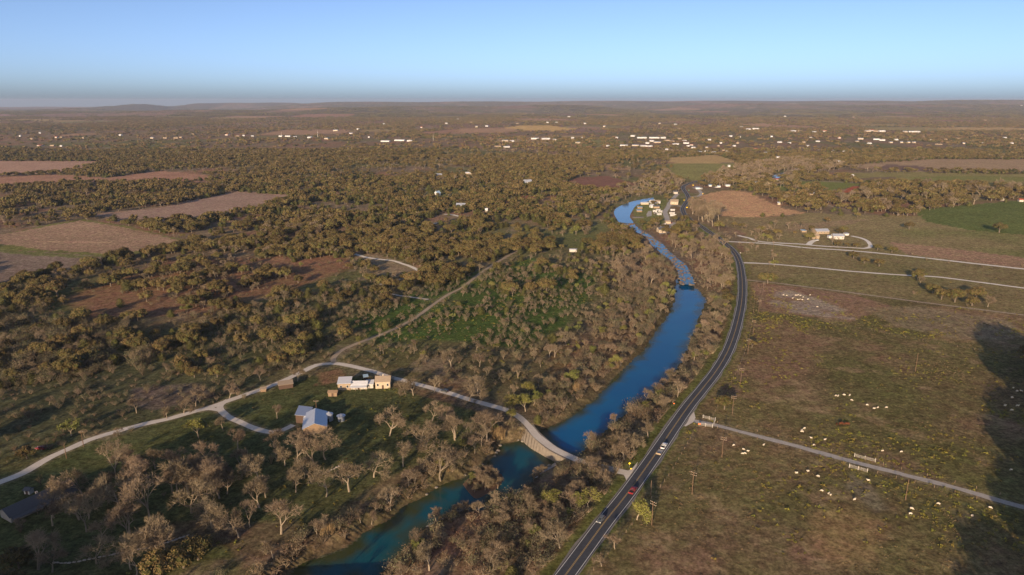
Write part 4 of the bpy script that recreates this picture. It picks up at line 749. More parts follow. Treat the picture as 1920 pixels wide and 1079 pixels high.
# stone house group west of the dam
x, y = at(718, 727); house('stone_house', 'cream limestone house with tan gable roof and chimney beside the drive', x, y + 2, R(4), 8.4, 7.0, 4.3, 2.1, M['cream'], M['tanroof'], chimney=True, wins=3, door=True, sidewins=2)
xw, yw = at(692, 729); house('link_wing', 'low white roofed passage joining the stone house to its wing', xw, yw + 2.5, R(4), 4.3, 4.2, 2.6, .7, M['offwhite'], M['whiteroof'], shed=True)
xw, yw = at(672, 731); house('house_wing', 'long low wing with pale metal roof and shaded porch', xw, yw + 3, R(3), 9.6, 5.2, 2.9, 1.2, M['offwhite'], M['whiteroof'], wins=4, door=True, porch=True)
xw, yw = at(645, 731); house('workshop', 'boxy workshop with white sloping metal roof', xw, yw + 3, R(6), 7.2, 7.2, 4.0, 1.0, M['tan'], M['whiteroof'], shed=True, wins=2)
xw, yw = at(624, 743); house('wooden_hut', 'small weathered wooden hut on the lawn', xw, yw + 1, R(2), 4.9, 3.2, 2.3, .8, M['wood'], M['wood'], door=True)
xw, yw = at(535, 728); sh = house('pole_shed', 'open pole shed with rusty wood walls beside the drive', xw, yw + 1, R(22), 7.8, 4.2, 2.6, .7, M['darkwood'], M['tanroof'], shed=True)
xw, yw = at(686, 711); house('tool_shed', 'tiny blue roofed shed behind the house wing', xw, yw, R(20), 2.4, 2.2, 1.8, .5, M['darkwood'], M['blueroof'], shed=True)
xw, yw = at(494, 734); house('feed_shed', 'tiny red brown shed beside the gravel drive', xw, yw, R(15), 3.0, 2.0, 1.6, .5, M['wood'], M['tanroof'], shed=True)
# metal barn and grain bins
xb, yb = at(592, 800); house('metal_barn', 'large metal barn with pale blue grey gable roof', xb, yb, R(90 + 14), 17, 11, 3.6, 2.3, M['wood'], M['metalroof'], cat='barn', wins=0, over=.5)
xw, yw = at(568, 790); house('barn_annex', 'lean-to barn annex with pale metal roof', xw, yw + 3, R(96), 10.5, 6.5, 3.6, 1.2, M['darkwood'], M['metalroof'], cat='barn', shed=True)
xw, yw = at(606, 790); house('pump_shed', 'small white pump shed at the barn corner', xw, yw, R(10), 2.2, 2.0, 2.2, .5, M['white'], M['metalroof'], shed=True)
def grain_bin(px, py, r, h, rh, label, over=.2):
    x, y = at(px, py); o = tag(empty('grain_bin', (x, y, 0)), label, 'grain bin'); keepout(x, y, r + 1); n = 20; mb = MB()
    for k in range(5): mb.tube((0, 0, h * k / 5 - .1), (0, 0, h * (k + 1) / 5 - .12), r * (1 if k % 2 else 1.012), None, n)
    mb.build('wall', M['metalroof'], o); rf = MB(); ring = [((r + over) * math.cos(6.283 * k / n), (r + over) * math.sin(6.283 * k / n), h - .06) for k in range(n)]; rf.add(ring + [(0, 0, h + rh)], [(k, (k + 1) % n, n) for k in range(n)]); rf.tube((0, 0, h + rh - .15), (0, 0, h + rh + .2), .22, .2, 8, True); rf.build('roof', M['metalroof'], o); MB().box(-.4, .4, -r - .05, -r + .1, 0, 1.8).build('door', M['greyroof'], o)
grain_bin(617.5, 788, 2.0, 3.6, 1.0, 'round galvanised grain bin nearer the metal barn'); grain_bin(640, 789, 1.7, 2.9, .9, 'round steel tank with wide conical cap', .6)
# long ranch house at the lower drive
a, b_ = np.array(at(12, 978)), np.array(at(124, 926)); c = (a + b_) / 2; L_ = np.hypot(*(b_ - a)); rz = math.atan2(b_[1] - a[1], b_[0] - a[0])
house('ranch_house', 'long low stone ranch house with dark grey roof and porch', c[0], c[1] + 1.5, rz, L_ + 2, 8.2, 3.0, 2.1, M['stone'], M['greyroof'], wins=7, door=True, chimney=True, porch=True, over=.6)
xw, yw = at(55, 925); house('garden_shed', 'small pale garden shed beside the parking yard', xw, yw, R(-10), 2.7, 2.2, 2.0, .6, M['offwhite'], M['greyroof'], door=True)
mb = MB(); pa = at(22, 990); ring = [(pa[0] + 5.5 * math.cos(t * .3927), pa[1] + 3.6 * math.sin(t * .3927), .06) for t in range(16)]; mb.add(ring, [tuple(range(16))]); tag(mb.build('patio', M['stone']), 'round stone patio in front of the ranch house', 'patio', kind='structure')
# low stone walls on the lawn
def stone_wall(px, label):
    ln = spline(W(px), 1.3); o = tag(empty('stone_wall', (*ln[0], 0)), label, 'wall'); base = [MB(), MB(), MB()]
    for k, mb in enumerate(base): random.seed(k); mb.blob((0, 0, .22), .5, .62, 1); mb.v = [(v[0] * (1.5 + random.uniform(-.1, .2)), v[1] * (.8 + random.uniform(-.1, .1)), v[2]) for v in mb.v]
    ms = [mb.mesh('stone', M['stone']) for mb in base]
    for i in range(len(ln) - 1):
        s = link(bpy.data.objects.new('stone', random.choice(ms)), o); d = ln[i + 1] - ln[i]; s.location = (ln[i][0] - ln[0][0], ln[i][1] - ln[0][1], random.uniform(-.1, .1) + th(*ln[i])); s.rotation_euler = (0, 0, math.atan2(d[1], d[0]) + random.gauss(0, .15)); s.scale = (random.uniform(.8, 1.2), random.uniform(.8, 1.3), random.uniform(.8, 1.3))
stone_wall([(352,1005),(330,1013),(300,1023),(270,1030),(242,1034)], 'low dry stone wall sweeping across the lawn above the river'); stone_wall([(236,1036),(205,1043),(168,1051),(130,1058),(95,1057)], 'low dry stone wall continuing west of the gap'); stone_wall([(640,873),(622,882),(600,893)], 'short stone wall under the grove trees')
# farmstead on the white lane
def hpx(name, label, px, py, wpx, d, wh, rh, wm, rm, rz=0, **k):
    x, y = at(px, py); w = wpx * scale_at(py); return house(name, label, x, y + d / 2, R(rz), w, d, wh, rh, wm, rm, **k)
hpx('farmhouse', 'white farmhouse with grey metal roof in the farmstead', 1573, 449, 19, 9, 3.6, 2.2, M['offwhite'], M['metalroof'], -3, wins=4, door=True)
hpx('farmhouse', 'tan rambling farmhouse behind the garage', 1542, 439, 25, 10, 3.2, 2.4, M['tan'], M['metalroof'], 6, wins=4); hpx('garage', 'tan garage facing the white drive', 1530, 448, 13, 8, 3.2, 1.9, M['tan'], M['tanroof'], -4, door=True); hpx('carport', 'low white carport beside the farmhouse', 1558, 447, 8, 5, 2.3, .3, M['white'], M['whiteroof'], 0, shed=True); hpx('outbuilding', 'low blue roofed outbuilding beside the farmstead oaks', 1508, 436, 9, 5, 2.0, .7, M['tan'], M['blueroof'], 0, shed=True); hpx('porch_shelter', 'small pale shelter at the end of the farm lane', 1588, 442, 7, 5, 2.2, .4, M['white'], M['metalroof'], 4, shed=True)
# cabins, shelters and trailers by the river bend
G = 'cabins and trailers by the river bend'
hpx('cabin', 'yellow cabin with dark gable roof above the rapids', 1241, 437, 13, 10, 4.0, 2.6, M['cream'], M['greyroof'], 8, wins=2, door=True)
hpx('lodge', 'large tan lodge beside the highway curve', 1266, 384, 14, 12, 4.5, 3.0, M['cream'], M['tanroof'], -15, wins=3); hpx('pavilion', 'cream open pavilion on the river lawn', 1209, 384, 14, 7, 2.6, 1.0, M['cream'], M['whiteroof'], 5); hpx('cabin', 'white cabin with steep grey roof near the pavilion', 1224, 382, 8, 8, 3.4, 2.2, M['white'], M['metalroof'], 20); hpx('cabin', 'white square cabin beside the steep roofed one', 1234, 382, 9, 8, 3.2, 1.8, M['white'], M['tanroof'], -5); hpx('cabin', 'small white cabin beside the grey roofed cabin', 1223, 390, 7, 7, 3.0, 1.6, M['white'], M['whiteroof'], 10); hpx('cabin', 'low grey roofed cabin beside the resort oaks', 1231, 391, 11, 8, 2.8, 1.6, M['tan'], M['greyroof'], 3); hpx('cabin', 'grey cabin under the oaks at the resort entrance', 1267, 364, 8, 8, 3.6, 1.8, M['stone'], M['greyroof'], 0)
hpx('picnic_shelter', 'green roofed picnic shelter on the river lawn', 1200, 392, 9, 5, 2.4, .6, M['wood'], M['blueroof'], 0, shed=True); hpx('picnic_shelter', 'low picnic shelter beside the concrete slab', 1199, 398, 10, 5, 2.4, .6, M['wood'], M['blueroof'], 0, shed=True); hpx('shelter', 'small yellow cottage on the parking pad', 1253, 420, 9, 6, 2.8, 1.2, M['cream'], M['tanroof'], 0)
mb = MB().box(-8, 8, -5, 5, -.3, .35); o = mb.build('concrete_slab', M['concrete']); x, y = at(1196, 408); o.location = (x, y, 0); tag(o, 'pale concrete slab on the river lawn', 'slab')
for i, (px, py, w) in enumerate([(1228,398,8),(1234,396,8),(1229,402,7),(1238,399,7),(1261,396,8),(1260,402,10),(1262,406,11),(1236,404,8),(1251,418,6)]):
    x, y = at(px, py); L_ = w * scale_at(py); o = tag(empty('travel_trailer', (x, y, 0), R(random.uniform(-25, 25))), 'white travel trailer parked among the riverside cabins', 'trailer', 'travel trailers among the cabins'); keepout(x, y, 5)
    MB().box(-L_ / 2, L_ / 2, -1.25, 1.25, .5, 3.0).build('body', M['white'], o); MB().box(-L_ / 2 + .2, L_ / 2 - .2, -1.27, -1.251, 1.6, 2.2).build('window', M['glassdark'], o)
    for s in (-.6, .6): MB().tube((s, -1.3, .4), (s, 1.3, .4), .4, .4, 10, True).build('wheel', M['tyre'], o)
for px, py, w, lb in ((1311,355,12,'white shelter with blue tinted roof by the loop road'),(1345,352,12,'long white shelter under the oaks east of the loop road'),(1365,350,8,'small pale shelter under the far oaks'),(1333,350,7,'blue roofed shelter between oaks by the highway'),(1421,345,8,'low pale building in the trees beyond the highway')): hpx('shelter', lb, px, py, w, 7, 2.6, .8, M['white'], M['blueroof'] if 'blue' in lb else M['whiteroof'], 0, shed=True)
# hillside houses in the woods
hpx('hill_house', 'cream hillside house with wide metal roof above the white drive', 866, 391, 21, 12, 4.2, 3.0, M['cream'], M['metalroof'], -6, wins=4, door=True); hpx('water_tank', 'tall white tank shed beside the hillside house', 912, 398, 5, 4, 5.0, .6, M['white'], M['whiteroof'], 0); hpx('hill_house', 'white gabled house alone in the dense woods', 820, 367, 8, 9, 4.0, 3.4, M['white'], M['blueroof'], 40); hpx('woods_cabin', 'tiny white cabin in the juniper woods', 761, 434, 6, 4, 2.6, .8, M['white'], M['redroof'], 0); hpx('parked_trailer', 'long white trailer at the meadow edge', 1075, 473, 14, 3, 2.6, .3, M['offwhite'], M['whiteroof'], -4, shed=True); hpx('stone_cabin', 'small tan cabin under the bare meadow trees', 1123, 447, 5, 4, 2.4, .8, M['tan'], M['tanroof'], 0); hpx('hill_house', 'large white gabled house beyond the woods', 989, 346, 15, 12, 4.5, 4.0, M['white'], M['metalroof'], 15); hpx('hill_house', 'white house with pale roof beyond the far woods', 822, 332, 13, 11, 4, 2.5, M['white'], M['metalroof'], 0); hpx('hill_house', 'low cream house with garage beyond the far woods', 878, 328, 14, 10, 3.5, 2, M['cream'], M['whiteroof'], 0); hpx('woods_barn', 'long tan barn in the oak belt behind the farmstead', 1530, 367, 20, 10, 3.5, 1.8, M['cream'], M['whiteroof'], -4); hpx('field_barn', 'white barn at the edge of far green fields', 1571, 307, 12, 14, 5, 2, M['offwhite'], M['whiteroof'], -6); hpx('silo_house', 'short cream silo beside the far field lane', 1599, 335, 4, 6, 6, 2, M['cream'], M['whiteroof'], 0)
# the far town and scattered far buildings: pixel, width
TOWN = ([(1280+a/3, 160+b/3, w) for a, b, w in ((20,330,13),(60,355,9),(95,380,10),(175,382,9),(230,370,6),(120,375,6),(75,305,8),(50,340,7),(150,312,6),(290,345,6),(340,365,5),(405,362,14),(465,385,7),(590,395,7),(700,345,8),(790,400,8),(620,262,12),(660,262,7),(740,268,8),(800,262,9),(1040,262,12),(1062,258,12),(1085,262,10),(1120,262,14),(1000,305,12),(1090,308,14),(1122,312,12),(1200,310,7),(1140,380,12),(960,378,8),(910,378,7),(1270,325,6),(1440,335,12),(1400,312,7),(1545,303,6),(1630,320,6),(1780,402,15),(1735,400,12),(1810,300,7),(1910,305,7),(330,240,6),(370,252,9),(410,250,16),(270,290,6),(500,293,5),(545,325,8),(535,410,8),(250,372,6),(840,375,8),(1080,385,7),(320,295,5),(680,325,6),(760,320,7),(1230,325,6),(1300,325,6),(1290,266,16),(1250,266,10),(1322,266,9),(260,460,5),(298,465,6),(1795,652,6),(1900,655,9),(540,673,6),(1640,140,5),(1900,145,4),(1700,200,6),(960,180,4),(780,130,4),(575,178,4),(1140,195,5),(30,345,6),(10,318,8),(200,345,5),(135,355,6),(40,385,6),(215,330,5),(310,330,6),(600,330,6),(720,300,6),(1170,325,7),(1050,330,7),(980,320,7),(1350,295,6),(1480,310,5),(1580,330,5),(1690,330,6),(1850,330,6),(880,300,6),(660,400,6),(640,510,14),(690,510,7),(520,537,14))] +
 [(640+a/3, 160+b/3, w) for a, b, w in ((250,318,22),(330,313,26),(385,316,12),(920,316,14),(960,318,8),(1090,304,18),(1150,305,20),(1200,310,8),(1330,327,9),(1300,300,7),(1350,300,6),(1640,290,10),(1690,300,22),(1760,300,24),(1810,300,12),(1775,325,16),(1830,315,12),(1900,305,12),(1880,335,14),(1550,300,6),(1590,342,18),(1655,342,16),(1700,345,14),(1735,346,10),(1500,345,7),(1830,365,7),(1870,380,8),(1465,388,8),(880,347,14),(930,350,14),(290,372,14),(240,222,4),(655,198,5),(590,220,5),(730,215,6),(760,238,6),(820,235,6),(155,295,4),(95,250,6),(55,275,8),(450,240,4),(660,118,8),(640,120,6),(825,115,8),(990,133,5),(1070,112,10),(1180,112,6),(540,100,8),(220,103,4),(1280,183,7),(1040,163,4),(1080,160,4),(815,143,4),(1210,215,5),(1160,215,5),(990,222,6),(1370,220,6),(1480,235,5),(1790,220,5),(1900,250,5),(1880,225,5),(1745,318,10),(1860,320,9),(1720,330,8))] +
 [(a/3, 160+b/3, w) for a, b, w in ((320,297,6),(350,298,7),(470,300,5),(185,305,8),(225,273,4),(115,290,4),(230,343,12),(300,342,10),(345,345,5),(1085,280,5),(1280,282,8),(1340,290,8),(1420,290,6),(1580,290,8),(1620,290,12),(1660,295,8),(1745,297,10),(1840,303,10),(1890,257,12),(860,300,8),(930,300,8),(990,300,10),(1020,297,6),(910,398,9),(1400,430,9),(680,285,6),(995,128,7),(1370,287,5))])
random.seed(99)
for i, (px, py, w) in enumerate(TOWN):
    x, y = at(px, py); s = scale_at(py); wm = w * s * .78; big = w >= 12; k = random.random()
    colr, walls, roofs = (('white', M['white'], M['whiteroof']) if k < .5 else ('tan', M['tan'], M['tanroof']) if k < .72 else ('cream', M['cream'], M['metalroof']) if k < .9 else ('white', M['offwhite'], M['redroof']))
    far_ = y > 2600; hgt = max(3.2, min(6.0, 3.0 * s * .6 if far_ else 3.2)); dpt = min(wm, 16) if not big else 16
    side = 'east of the highway in the far town' if px > 1480 else ('where the highway enters the far town' if px > 1130 else 'in the far settlement west of the river')
    if roofs is M['redroof']: colr = 'red roofed'
    kindn = ('long warehouse' if big else 'small house'); lb = f'{colr} {kindn} {side}'
    house('warehouse' if big else 'distant_house', lb, x, y, R(random.uniform(-25, 25)), wm, dpt, hgt, hgt * .45, walls, roofs, group=f'{colr} {kindn}s {side}', cat='warehouse' if big else 'house', small=True, over=.3)
def mast(px, py, top, label, wide=1.2):
    x, y = at(px, py); s = scale_at(py); h = (py - top) * s / .97; o = tag(empty('mast', (x, y, th(x, y))), label, 'mast'); mb = MB()
    for a in (0, 2.094, 4.188): mb.tube((wide * math.cos(a), wide * math.sin(a), 0), (.2 * math.cos(a), .2 * math.sin(a), h), .28, .2, 4)
    mb.build('frame', M['offwhite'], o); MB().tube((0, 0, h), (0, 0, h + 4), .2, .05, 4, True).build('antenna', M['offwhite'], o)
mast(812.5, 264, 254, 'thin pale radio mast beside the long white warehouse'); mast(596, 259, 246, 'pale radio mast above the western settlement', 2.0); mast(528, 257, 249, 'short pale mast at the western settlement')

# ------------------------------------------------------------------ vehicles
def wheel(x, y, r, o, w=.24):
    t = MB().tube((x - w / 2, y, r), (x + w / 2, y, r), r, r, 14, True).build('wheel', M['tyre'], o); MB().tube((x - w / 2 - .012, y, r), (x + w / 2 + .012, y, r), r * .58, r * .58, 10, True).build('rim', M['rim'], t)
def prof(pts, w, taper=None):
    "side profile in (y,z) extruded over the width, narrowed towards the top"
    mb = MB(); n = len(pts); zt = max(p[1] for p in pts); zb = min(p[1] for p in pts); f = lambda z: w / 2 * (1 - (taper or 0) * (z - zb) / (zt - zb))
    mb.add([(-f(z), y, z) for y, z in pts] + [(f(z), y, z) for y, z in pts], [tuple(range(n))[::-1], tuple(range(n, 2 * n))] + [(i, (i + 1) % n, n + (i + 1) % n, n + i) for i in range(n)]); return mb
def car(label, x, y, rz, paint, kind='pickup', name=None, cat=None, z=.09):
    "front faces local +y"
    name = name or {'pickup': 'pickup_truck', 'suv': 'suv', 'sedan': 'car'}[kind]; o = tag(empty(name, (x, y, z), rz), label, cat or {'pickup': 'pickup truck', 'suv': 'car', 'sedan': 'car'}[kind]); w = 1.95
    if kind == 'pickup':
        b = prof([(-2.9,.55),(-2.9,1.15),(-.75,1.15),(-.7,1.2),(1.35,1.2),(2.75,1.08),(2.9,.85),(2.9,.5),(2.5,.42),(-2.5,.42)], w, .03); b.build('body', paint, o); c = prof([(-.72,1.19),(-.62,1.85),(.75,1.88),(1.5,1.19)], w * .93, .16); co = c.build('cab', paint, o)
        MB().box(-.78, .78, -2.75, -.85, 1.10, 1.165).build('bed', M['tyre'], o); ln, zz = 2.9, .9
        for s in (-1, 1): prof([(-.5,1.27),(-.42,1.72),(.68,1.75),(1.18,1.27)], .02, 0).build('window', M['glassdark'], o).location = (s * w * .44, 0, 0)
        MB().add([(-.8,1.47,1.24),(.8,1.47,1.24),(.72,.82,1.82),(-.72,.82,1.82)], [(0,1,2,3)]).build('windscreen', M['glassdark'], o); MB().add([(-.76,-.735,1.26),(.76,-.735,1.26),(.7,-.66,1.75),(-.7,-.66,1.75)], [(0,3,2,1)]).build('rear_window', M['glassdark'], o)
        wy, r = (1.9, -1.75), .42
    else:
        hh = 1.75 if kind == 'suv' else 1.45; e = -2.25; prof([(-2.4,.5),(-2.42,.95),(1.2,1.0),(2.25,.9),(2.4,.7),(2.35,.42),(-2.3,.42)], w * .97, .04).build('body', paint, o); pts = [(e,.94),(e+.25,hh-.06),(-1.6 if kind == 'suv' else -1.2,hh),(.3,hh-.02),(1.15,.98)]; prof(pts, w * .9, .18).build('cab', paint, o); ln = 2.4
        for s in (-1, 1): prof([(e+.35,1.06),(e+.5,hh-.16),(.22,hh-.14),(.85,1.06)], .02, 0).build('window', M['glassdark'], o).location = (s * w * .425, 0, 0)
        MB().add([(-.74,1.16,1.02),(.74,1.16,1.02),(.66,.38,hh-.06),(-.66,.38,hh-.06)], [(0,1,2,3)]).build('windscreen', M['glassdark'], o); MB().add([(-.7,e-.02,1.05),(.7,e-.02,1.05),(.64,e+.2,hh-.16),(-.64,e+.2,hh-.16)], [(0,3,2,1)]).build('rear_window', M['glassdark'], o); wy, r = (1.5, -1.45), .35
    for s in (-1, 1):
        for yy in wy: wheel(s * (w / 2 - .1), yy, r, o)
        MB().box(s * .72 - .18, s * .72 + .18, ln - .06, ln + .02, .72, .92).build('headlight', M['lamp'], o); MB().box(s * .8 - .1, s * .8 + .1, -ln - .03, -ln + .04, .7, 1.05).build('tail_light', M['tail'], o)
    return o
def on_road(px, py, off):
    p = np.array(at(px, py)); i = int(np.argmin(((hwy - p) ** 2).sum(1))); t = hwy[min(i + 1, len(hwy) - 1)] - hwy[i - 1]; t = t / np.hypot(*t); c = hwy[i] + t * np.dot(p - hwy[i], t) + np.array([t[1], -t[0]]) * off; return c[0], c[1], math.atan2(-t[0], t[1])
x, y, r = on_road(1244, 839, 1.6); car('white pickup truck towing a flatbed trailer on the highway', x, y, r, M['carwhite'])
dx, dy = -math.sin(r), math.cos(r); tx, ty = x - dx * 6.5, y - dy * 6.5; tr = tag(empty('flatbed_trailer', (tx, ty, .09), r), 'empty steel flatbed trailer hitched to the white pickup', 'trailer')
MB().box(-1.1, 1.1, -2.7, 2.3, .55, .68).build('deck', M['steel'], tr); MB().tube((-.7, 2.3, .6), (0, 3.7, .55), .06, .06, 5).tube((.7, 2.3, .6), (0, 3.7, .55), .06, .06, 5).build('tongue', M['steel'], tr)
for s in (-1, 1):
    MB().box(s * 1.1 - .03, s * 1.1 + .03, -2.7, 2.3, .69, 1.0).build('side_rail', M['steel'], tr)
    for yy in (-.75, .15): wheel(s * 1.22, yy, .34, tr)
MB().box(-1.1, 1.1, -2.76, -2.71, .55, 1.35).build('ramp_gate', M['tan'], tr)
x, y, r = on_road(1184, 922, 1.6); car('dark red pickup truck driving alone on the highway', x, y, r, M['carred']); x, y, r = on_road(1125, 977, -1.6); car('dark grey car on the highway below the red pickup', x, y, r + math.pi, M['cargrey'], 'suv')
x, y = at(834, 735); car('dark blue black car parked beside the gravel drive', x, y, R(60), M['cardark'], 'suv', z=.03); x, y = at(77, 843); car('dark red car parked in the shaded brush by the drive', x, y, R(80), M['carred'], 'suv', z=.03)
random.seed(5)
for i, (px, py, k, lb) in enumerate([(1258,419,'carred','red car parked on the pad beside the cottage'),(1266,436,'carsilver','silver car parked beside the yellow cabin'),(1256,434,'carwhite','white car parked at the yellow cabin'),(1280,427,'carsilver','silver car at the end of the paved pad'),(1262,394,'cardark','dark car parked on the resort road'),(1248,421,'carwhite','white car parked beside the cottage on the pad')]): x, y = at(px, py); car(lb, x, y, random.uniform(0, 6.28), M[k], 'sedan', z=.11)
x, y = at(1531, 452); car('pale blue silver car in front of the tan garage', x, y, R(95), M['carsilver'], 'sedan', z=.08)

# ------------------------------------------------------------------ poles, wires, fences, signs
PO = [(1222,985,'t'),(1297.5,927,'t'),(1353.5,858,'t'),(1373,777,'t'),(1388,722,'t'),(1402,664,'t'),(1412,627,'t'),(1422,587,'t'),(1430,552,'t'),(1441,510,'t'),(1446,487,'t'),(1449,470,'t')]
def pole(px, py, h, arms, label, group=None, rz=0.0):
    x, y = at(px, py); z = th(x, y); o = tag(empty('utility_pole', (x, y, z), rz), label, 'utility pole', group); MB().tube((0, 0, -.5), (0, 0, h), .19, .13, 8, True).build('post', M['polewood'], o); keepout(x, y, .4)
    for a in range(arms):
        zz = h - .35 - a * 1.1; c = MB().box(-1.35, 1.35, .14, .27, zz - .08, zz + .08).build('crossarm', M['wood'], o)
        for s in (-1.2, -.45, .45, 1.2): MB().tube((s, .2, zz + .08), (s, .2, zz + .34), .07, .05, 6, True).build('insulator', M['offwhite'], c)
    return Vector((x, y, z + h - .05))
tops = []; gl = 'poles of the power line beside the highway'
for i, (px, py, k) in enumerate(PO):
    q = at(px, py); a = at(*PO[max(i - 1, 0)][:2]); b_ = at(*PO[min(i + 1, len(PO) - 1)][:2]); rz = math.atan2(-(b_[0] - a[0]), b_[1] - a[1])
    tops.append((pole(px, py, 10.4, 2, 'brown wooden utility pole with two crossarms in the power line beside the highway', gl, rz), rz))
for px, py, h, n, lb in ((1697.5,938,9.6,0,'bare wooden pole alone beside the gravel pasture lane'),(1716,697,12,0,'tall bare wooden pole alone in the weedy pasture'),(1220,929,7.0,0,'short wooden pole on the verge by the red pickup'),(594.5,783,9.5,1,'wooden utility pole standing behind the metal barn'),(157,838,8,1,'wooden utility pole beside the lower gravel drive'),(125,860,7,0,'thin grey pole beside the drive near the parking yard')): pole(px, py, h, n, lb)
def wire(name, label, A, B, sag=1.0, r=.022):
    mb = MB(); n = 10; pts = [A.lerp(B, k / n) - Vector((0, 0, sag * 4 * (k / n) * (1 - k / n))) for k in range(n + 1)]
    for k in range(n): mb.tube(pts[k], pts[k + 1], r, r, 3)
    tag(mb.build(name, M['wire']), label, 'wire', 'wires of the power line beside the highway')
for i in range(len(tops) - 1):
    if i > 7: break
    for s in (-1.2, .45, 1.2):
        (a, ra), (b_, rb) = tops[i], tops[i + 1]; wire('power_wire', 'thin sagging wire of the power line beside the highway', a + Vector((s * math.cos(ra), s * math.sin(ra), 0)), b_ + Vector((s * math.cos(rb), s * math.sin(rb), 0)))
postme = MB().tube((0, 0, -.2), (0, 0, 1.3), .09, .08, 5, True).mesh('post', M['wood'])
def fence(px, step, label):
    ln = spline(W(px), step); o = tag(empty('wire_fence', (*ln[0], 0)), label, 'fence'); wr = MB()
    for i, p in enumerate(ln):
        s = link(bpy.data.objects.new('post', postme), o); z = th(*p); s.location = (p[0] - ln[0][0], p[1] - ln[0][1], z); s.rotation_euler = (random.gauss(0, .04), random.gauss(0, .04), 0)
        if i:
            for zz in (.4, .8, 1.15): wr.tube((*(ln[i - 1] - ln[0]), zz), (*(p - ln[0]), zz), .012, .012, 3)
    wr.build('strand', M['wire'], o)
fence([(1100,1085),(1140,1040),(1185,985),(1230,925),(1262,880),(1299,815)], 5, 'wire fence along the highway below the ranch gate'); fence([(1332,788),(1352,752),(1385,690),(1403,640),(1412,590),(1416,540)], 6, 'wire fence along the highway above the ranch gate')
fence([(1345,803),(1420,824),(1500,846),(1580,870),(1680,897),(1790,925),(1920,960)], 7, 'wire fence on the south side of the pasture lane'); fence([(1345,793),(1420,810),(1500,830),(1590,856),(1690,881),(1790,906),(1920,941)], 7, 'wire fence on the north side of the pasture lane'); fence([(1400,527),(1500,538),(1600,551),(1720,568),(1850,584),(1930,594)], 9, 'wire fence beside the reddish dirt track'); fence([(1418,583),(1480,592),(1560,608),(1640,622),(1760,645),(1860,662)], 9, 'wire fence crossing the sheep pasture below the grey bare patch')
def gate(px0, px1, label, bars=4, h=1.5, m='offwhite'):
    a, b_ = np.array(at(*px0)), np.array(at(*px1)); d = b_ - a; L_ = float(np.hypot(*d)); o = tag(empty('pipe_gate', (*a, th(*a)), math.atan2(d[1], d[0])), label, 'gate')
    for k in range(3): MB().tube((L_ * k / 2, 0, -.2), (L_ * k / 2, 0, h + .45), .13, .12, 6, True).build('post', M[m], o)
    for k in range(bars): MB().tube((0, 0, .3 + (h - .3) * k / (bars - 1)), (L_, 0, .3 + (h - .3) * k / (bars - 1)), .055, .055, 5).build('rail', M[m], o)
gate((1310,798), (1336,802), 'white pipe rail on the south side of the ranch entrance'); gate((1318,784), (1341,790), 'white pipe rail on the north side of the ranch entrance'); gate((1336,802), (1341,790), 'white pipe gate across the pasture lane', 5, 1.7); gate((1592,877), (1626,886), 'white pipe gate south of the pasture lane'); gate((1602,857), (1641,867), 'white pipe gate north of the pasture lane')
def sign(px, py, h, col, label, shape='diamond', s=.5, cat='sign'):
    x, y = at(px, py); o = tag(empty('road_sign', (x, y, th(x, y))), label, cat); MB().tube((0, 0, -.2), (0, 0, h + s), .05, .05, 5).build('post', M['steel'], o); t = .06
    v = [(0,-t,h-s),(s,-t,h),(0,-t,h+s),(-s,-t,h)] if shape == 'diamond' else [(-s,-t,h-s*.6),(s,-t,h-s*.6),(s,-t,h+s*.6),(-s,-t,h+s*.6)]
    MB().add(v + [(a, b_ + .03, c) for a, b_, c in v], [(0,1,2,3),(7,6,5,4),(0,4,5,1),(1,5,6,2),(2,6,7,3),(3,7,4,0)]).build('panel', M[col], o)
sign(1180, 877, 2.1, 'yellow', 'yellow diamond sign where the dam drive meets the highway', s=.6); sign(1183, 884, 1.3, 'yellow', 'low yellow marker sign at the dam drive mouth', 'rect', .4); sign(1263.5, 761, 1.3, 'orange', 'small orange marker on the highway verge by the pool', 'rect', .4); sign(1311, 800, 1.4, 'orange', 'orange notice sign on the ranch entrance rail', 'rect', .6)
sign(1299.5, 350, 2.4, 'yellow', 'yellow warning sign on the outer highway curve', 'rect', 1.1); sign(1317.5, 366, 2.2, 'yellow', 'yellow warning sign beside the loop road corner', 'rect', .9); sign(1298.5, 373, 2.4, 'yellow', 'yellow warning sign at the loop road mouth', 'rect', 1.0); sign(1288, 392, 2.2, 'yellow', 'yellow warning sign opposite the resort link road', 'rect', 1.0); sign(1282.5, 378, 2.2, 'yellow', 'yellow warning sign above the lodge', 'rect', .8); sign(1294.2, 383, 2.2, 'green', 'small green sign on the inner highway bend', 'rect', .8); sign(1291.5, 359.5, 2.2, 'green', 'small green sign where the highway narrows', 'rect', .8); sign(1388, 477, 1.6, 'offwhite', 'white marker sign by the first pasture lane', 'rect', .6); sign(1285, 414, 1.4, 'offwhite', 'white marker board on the resort lawn', 'rect', .8)

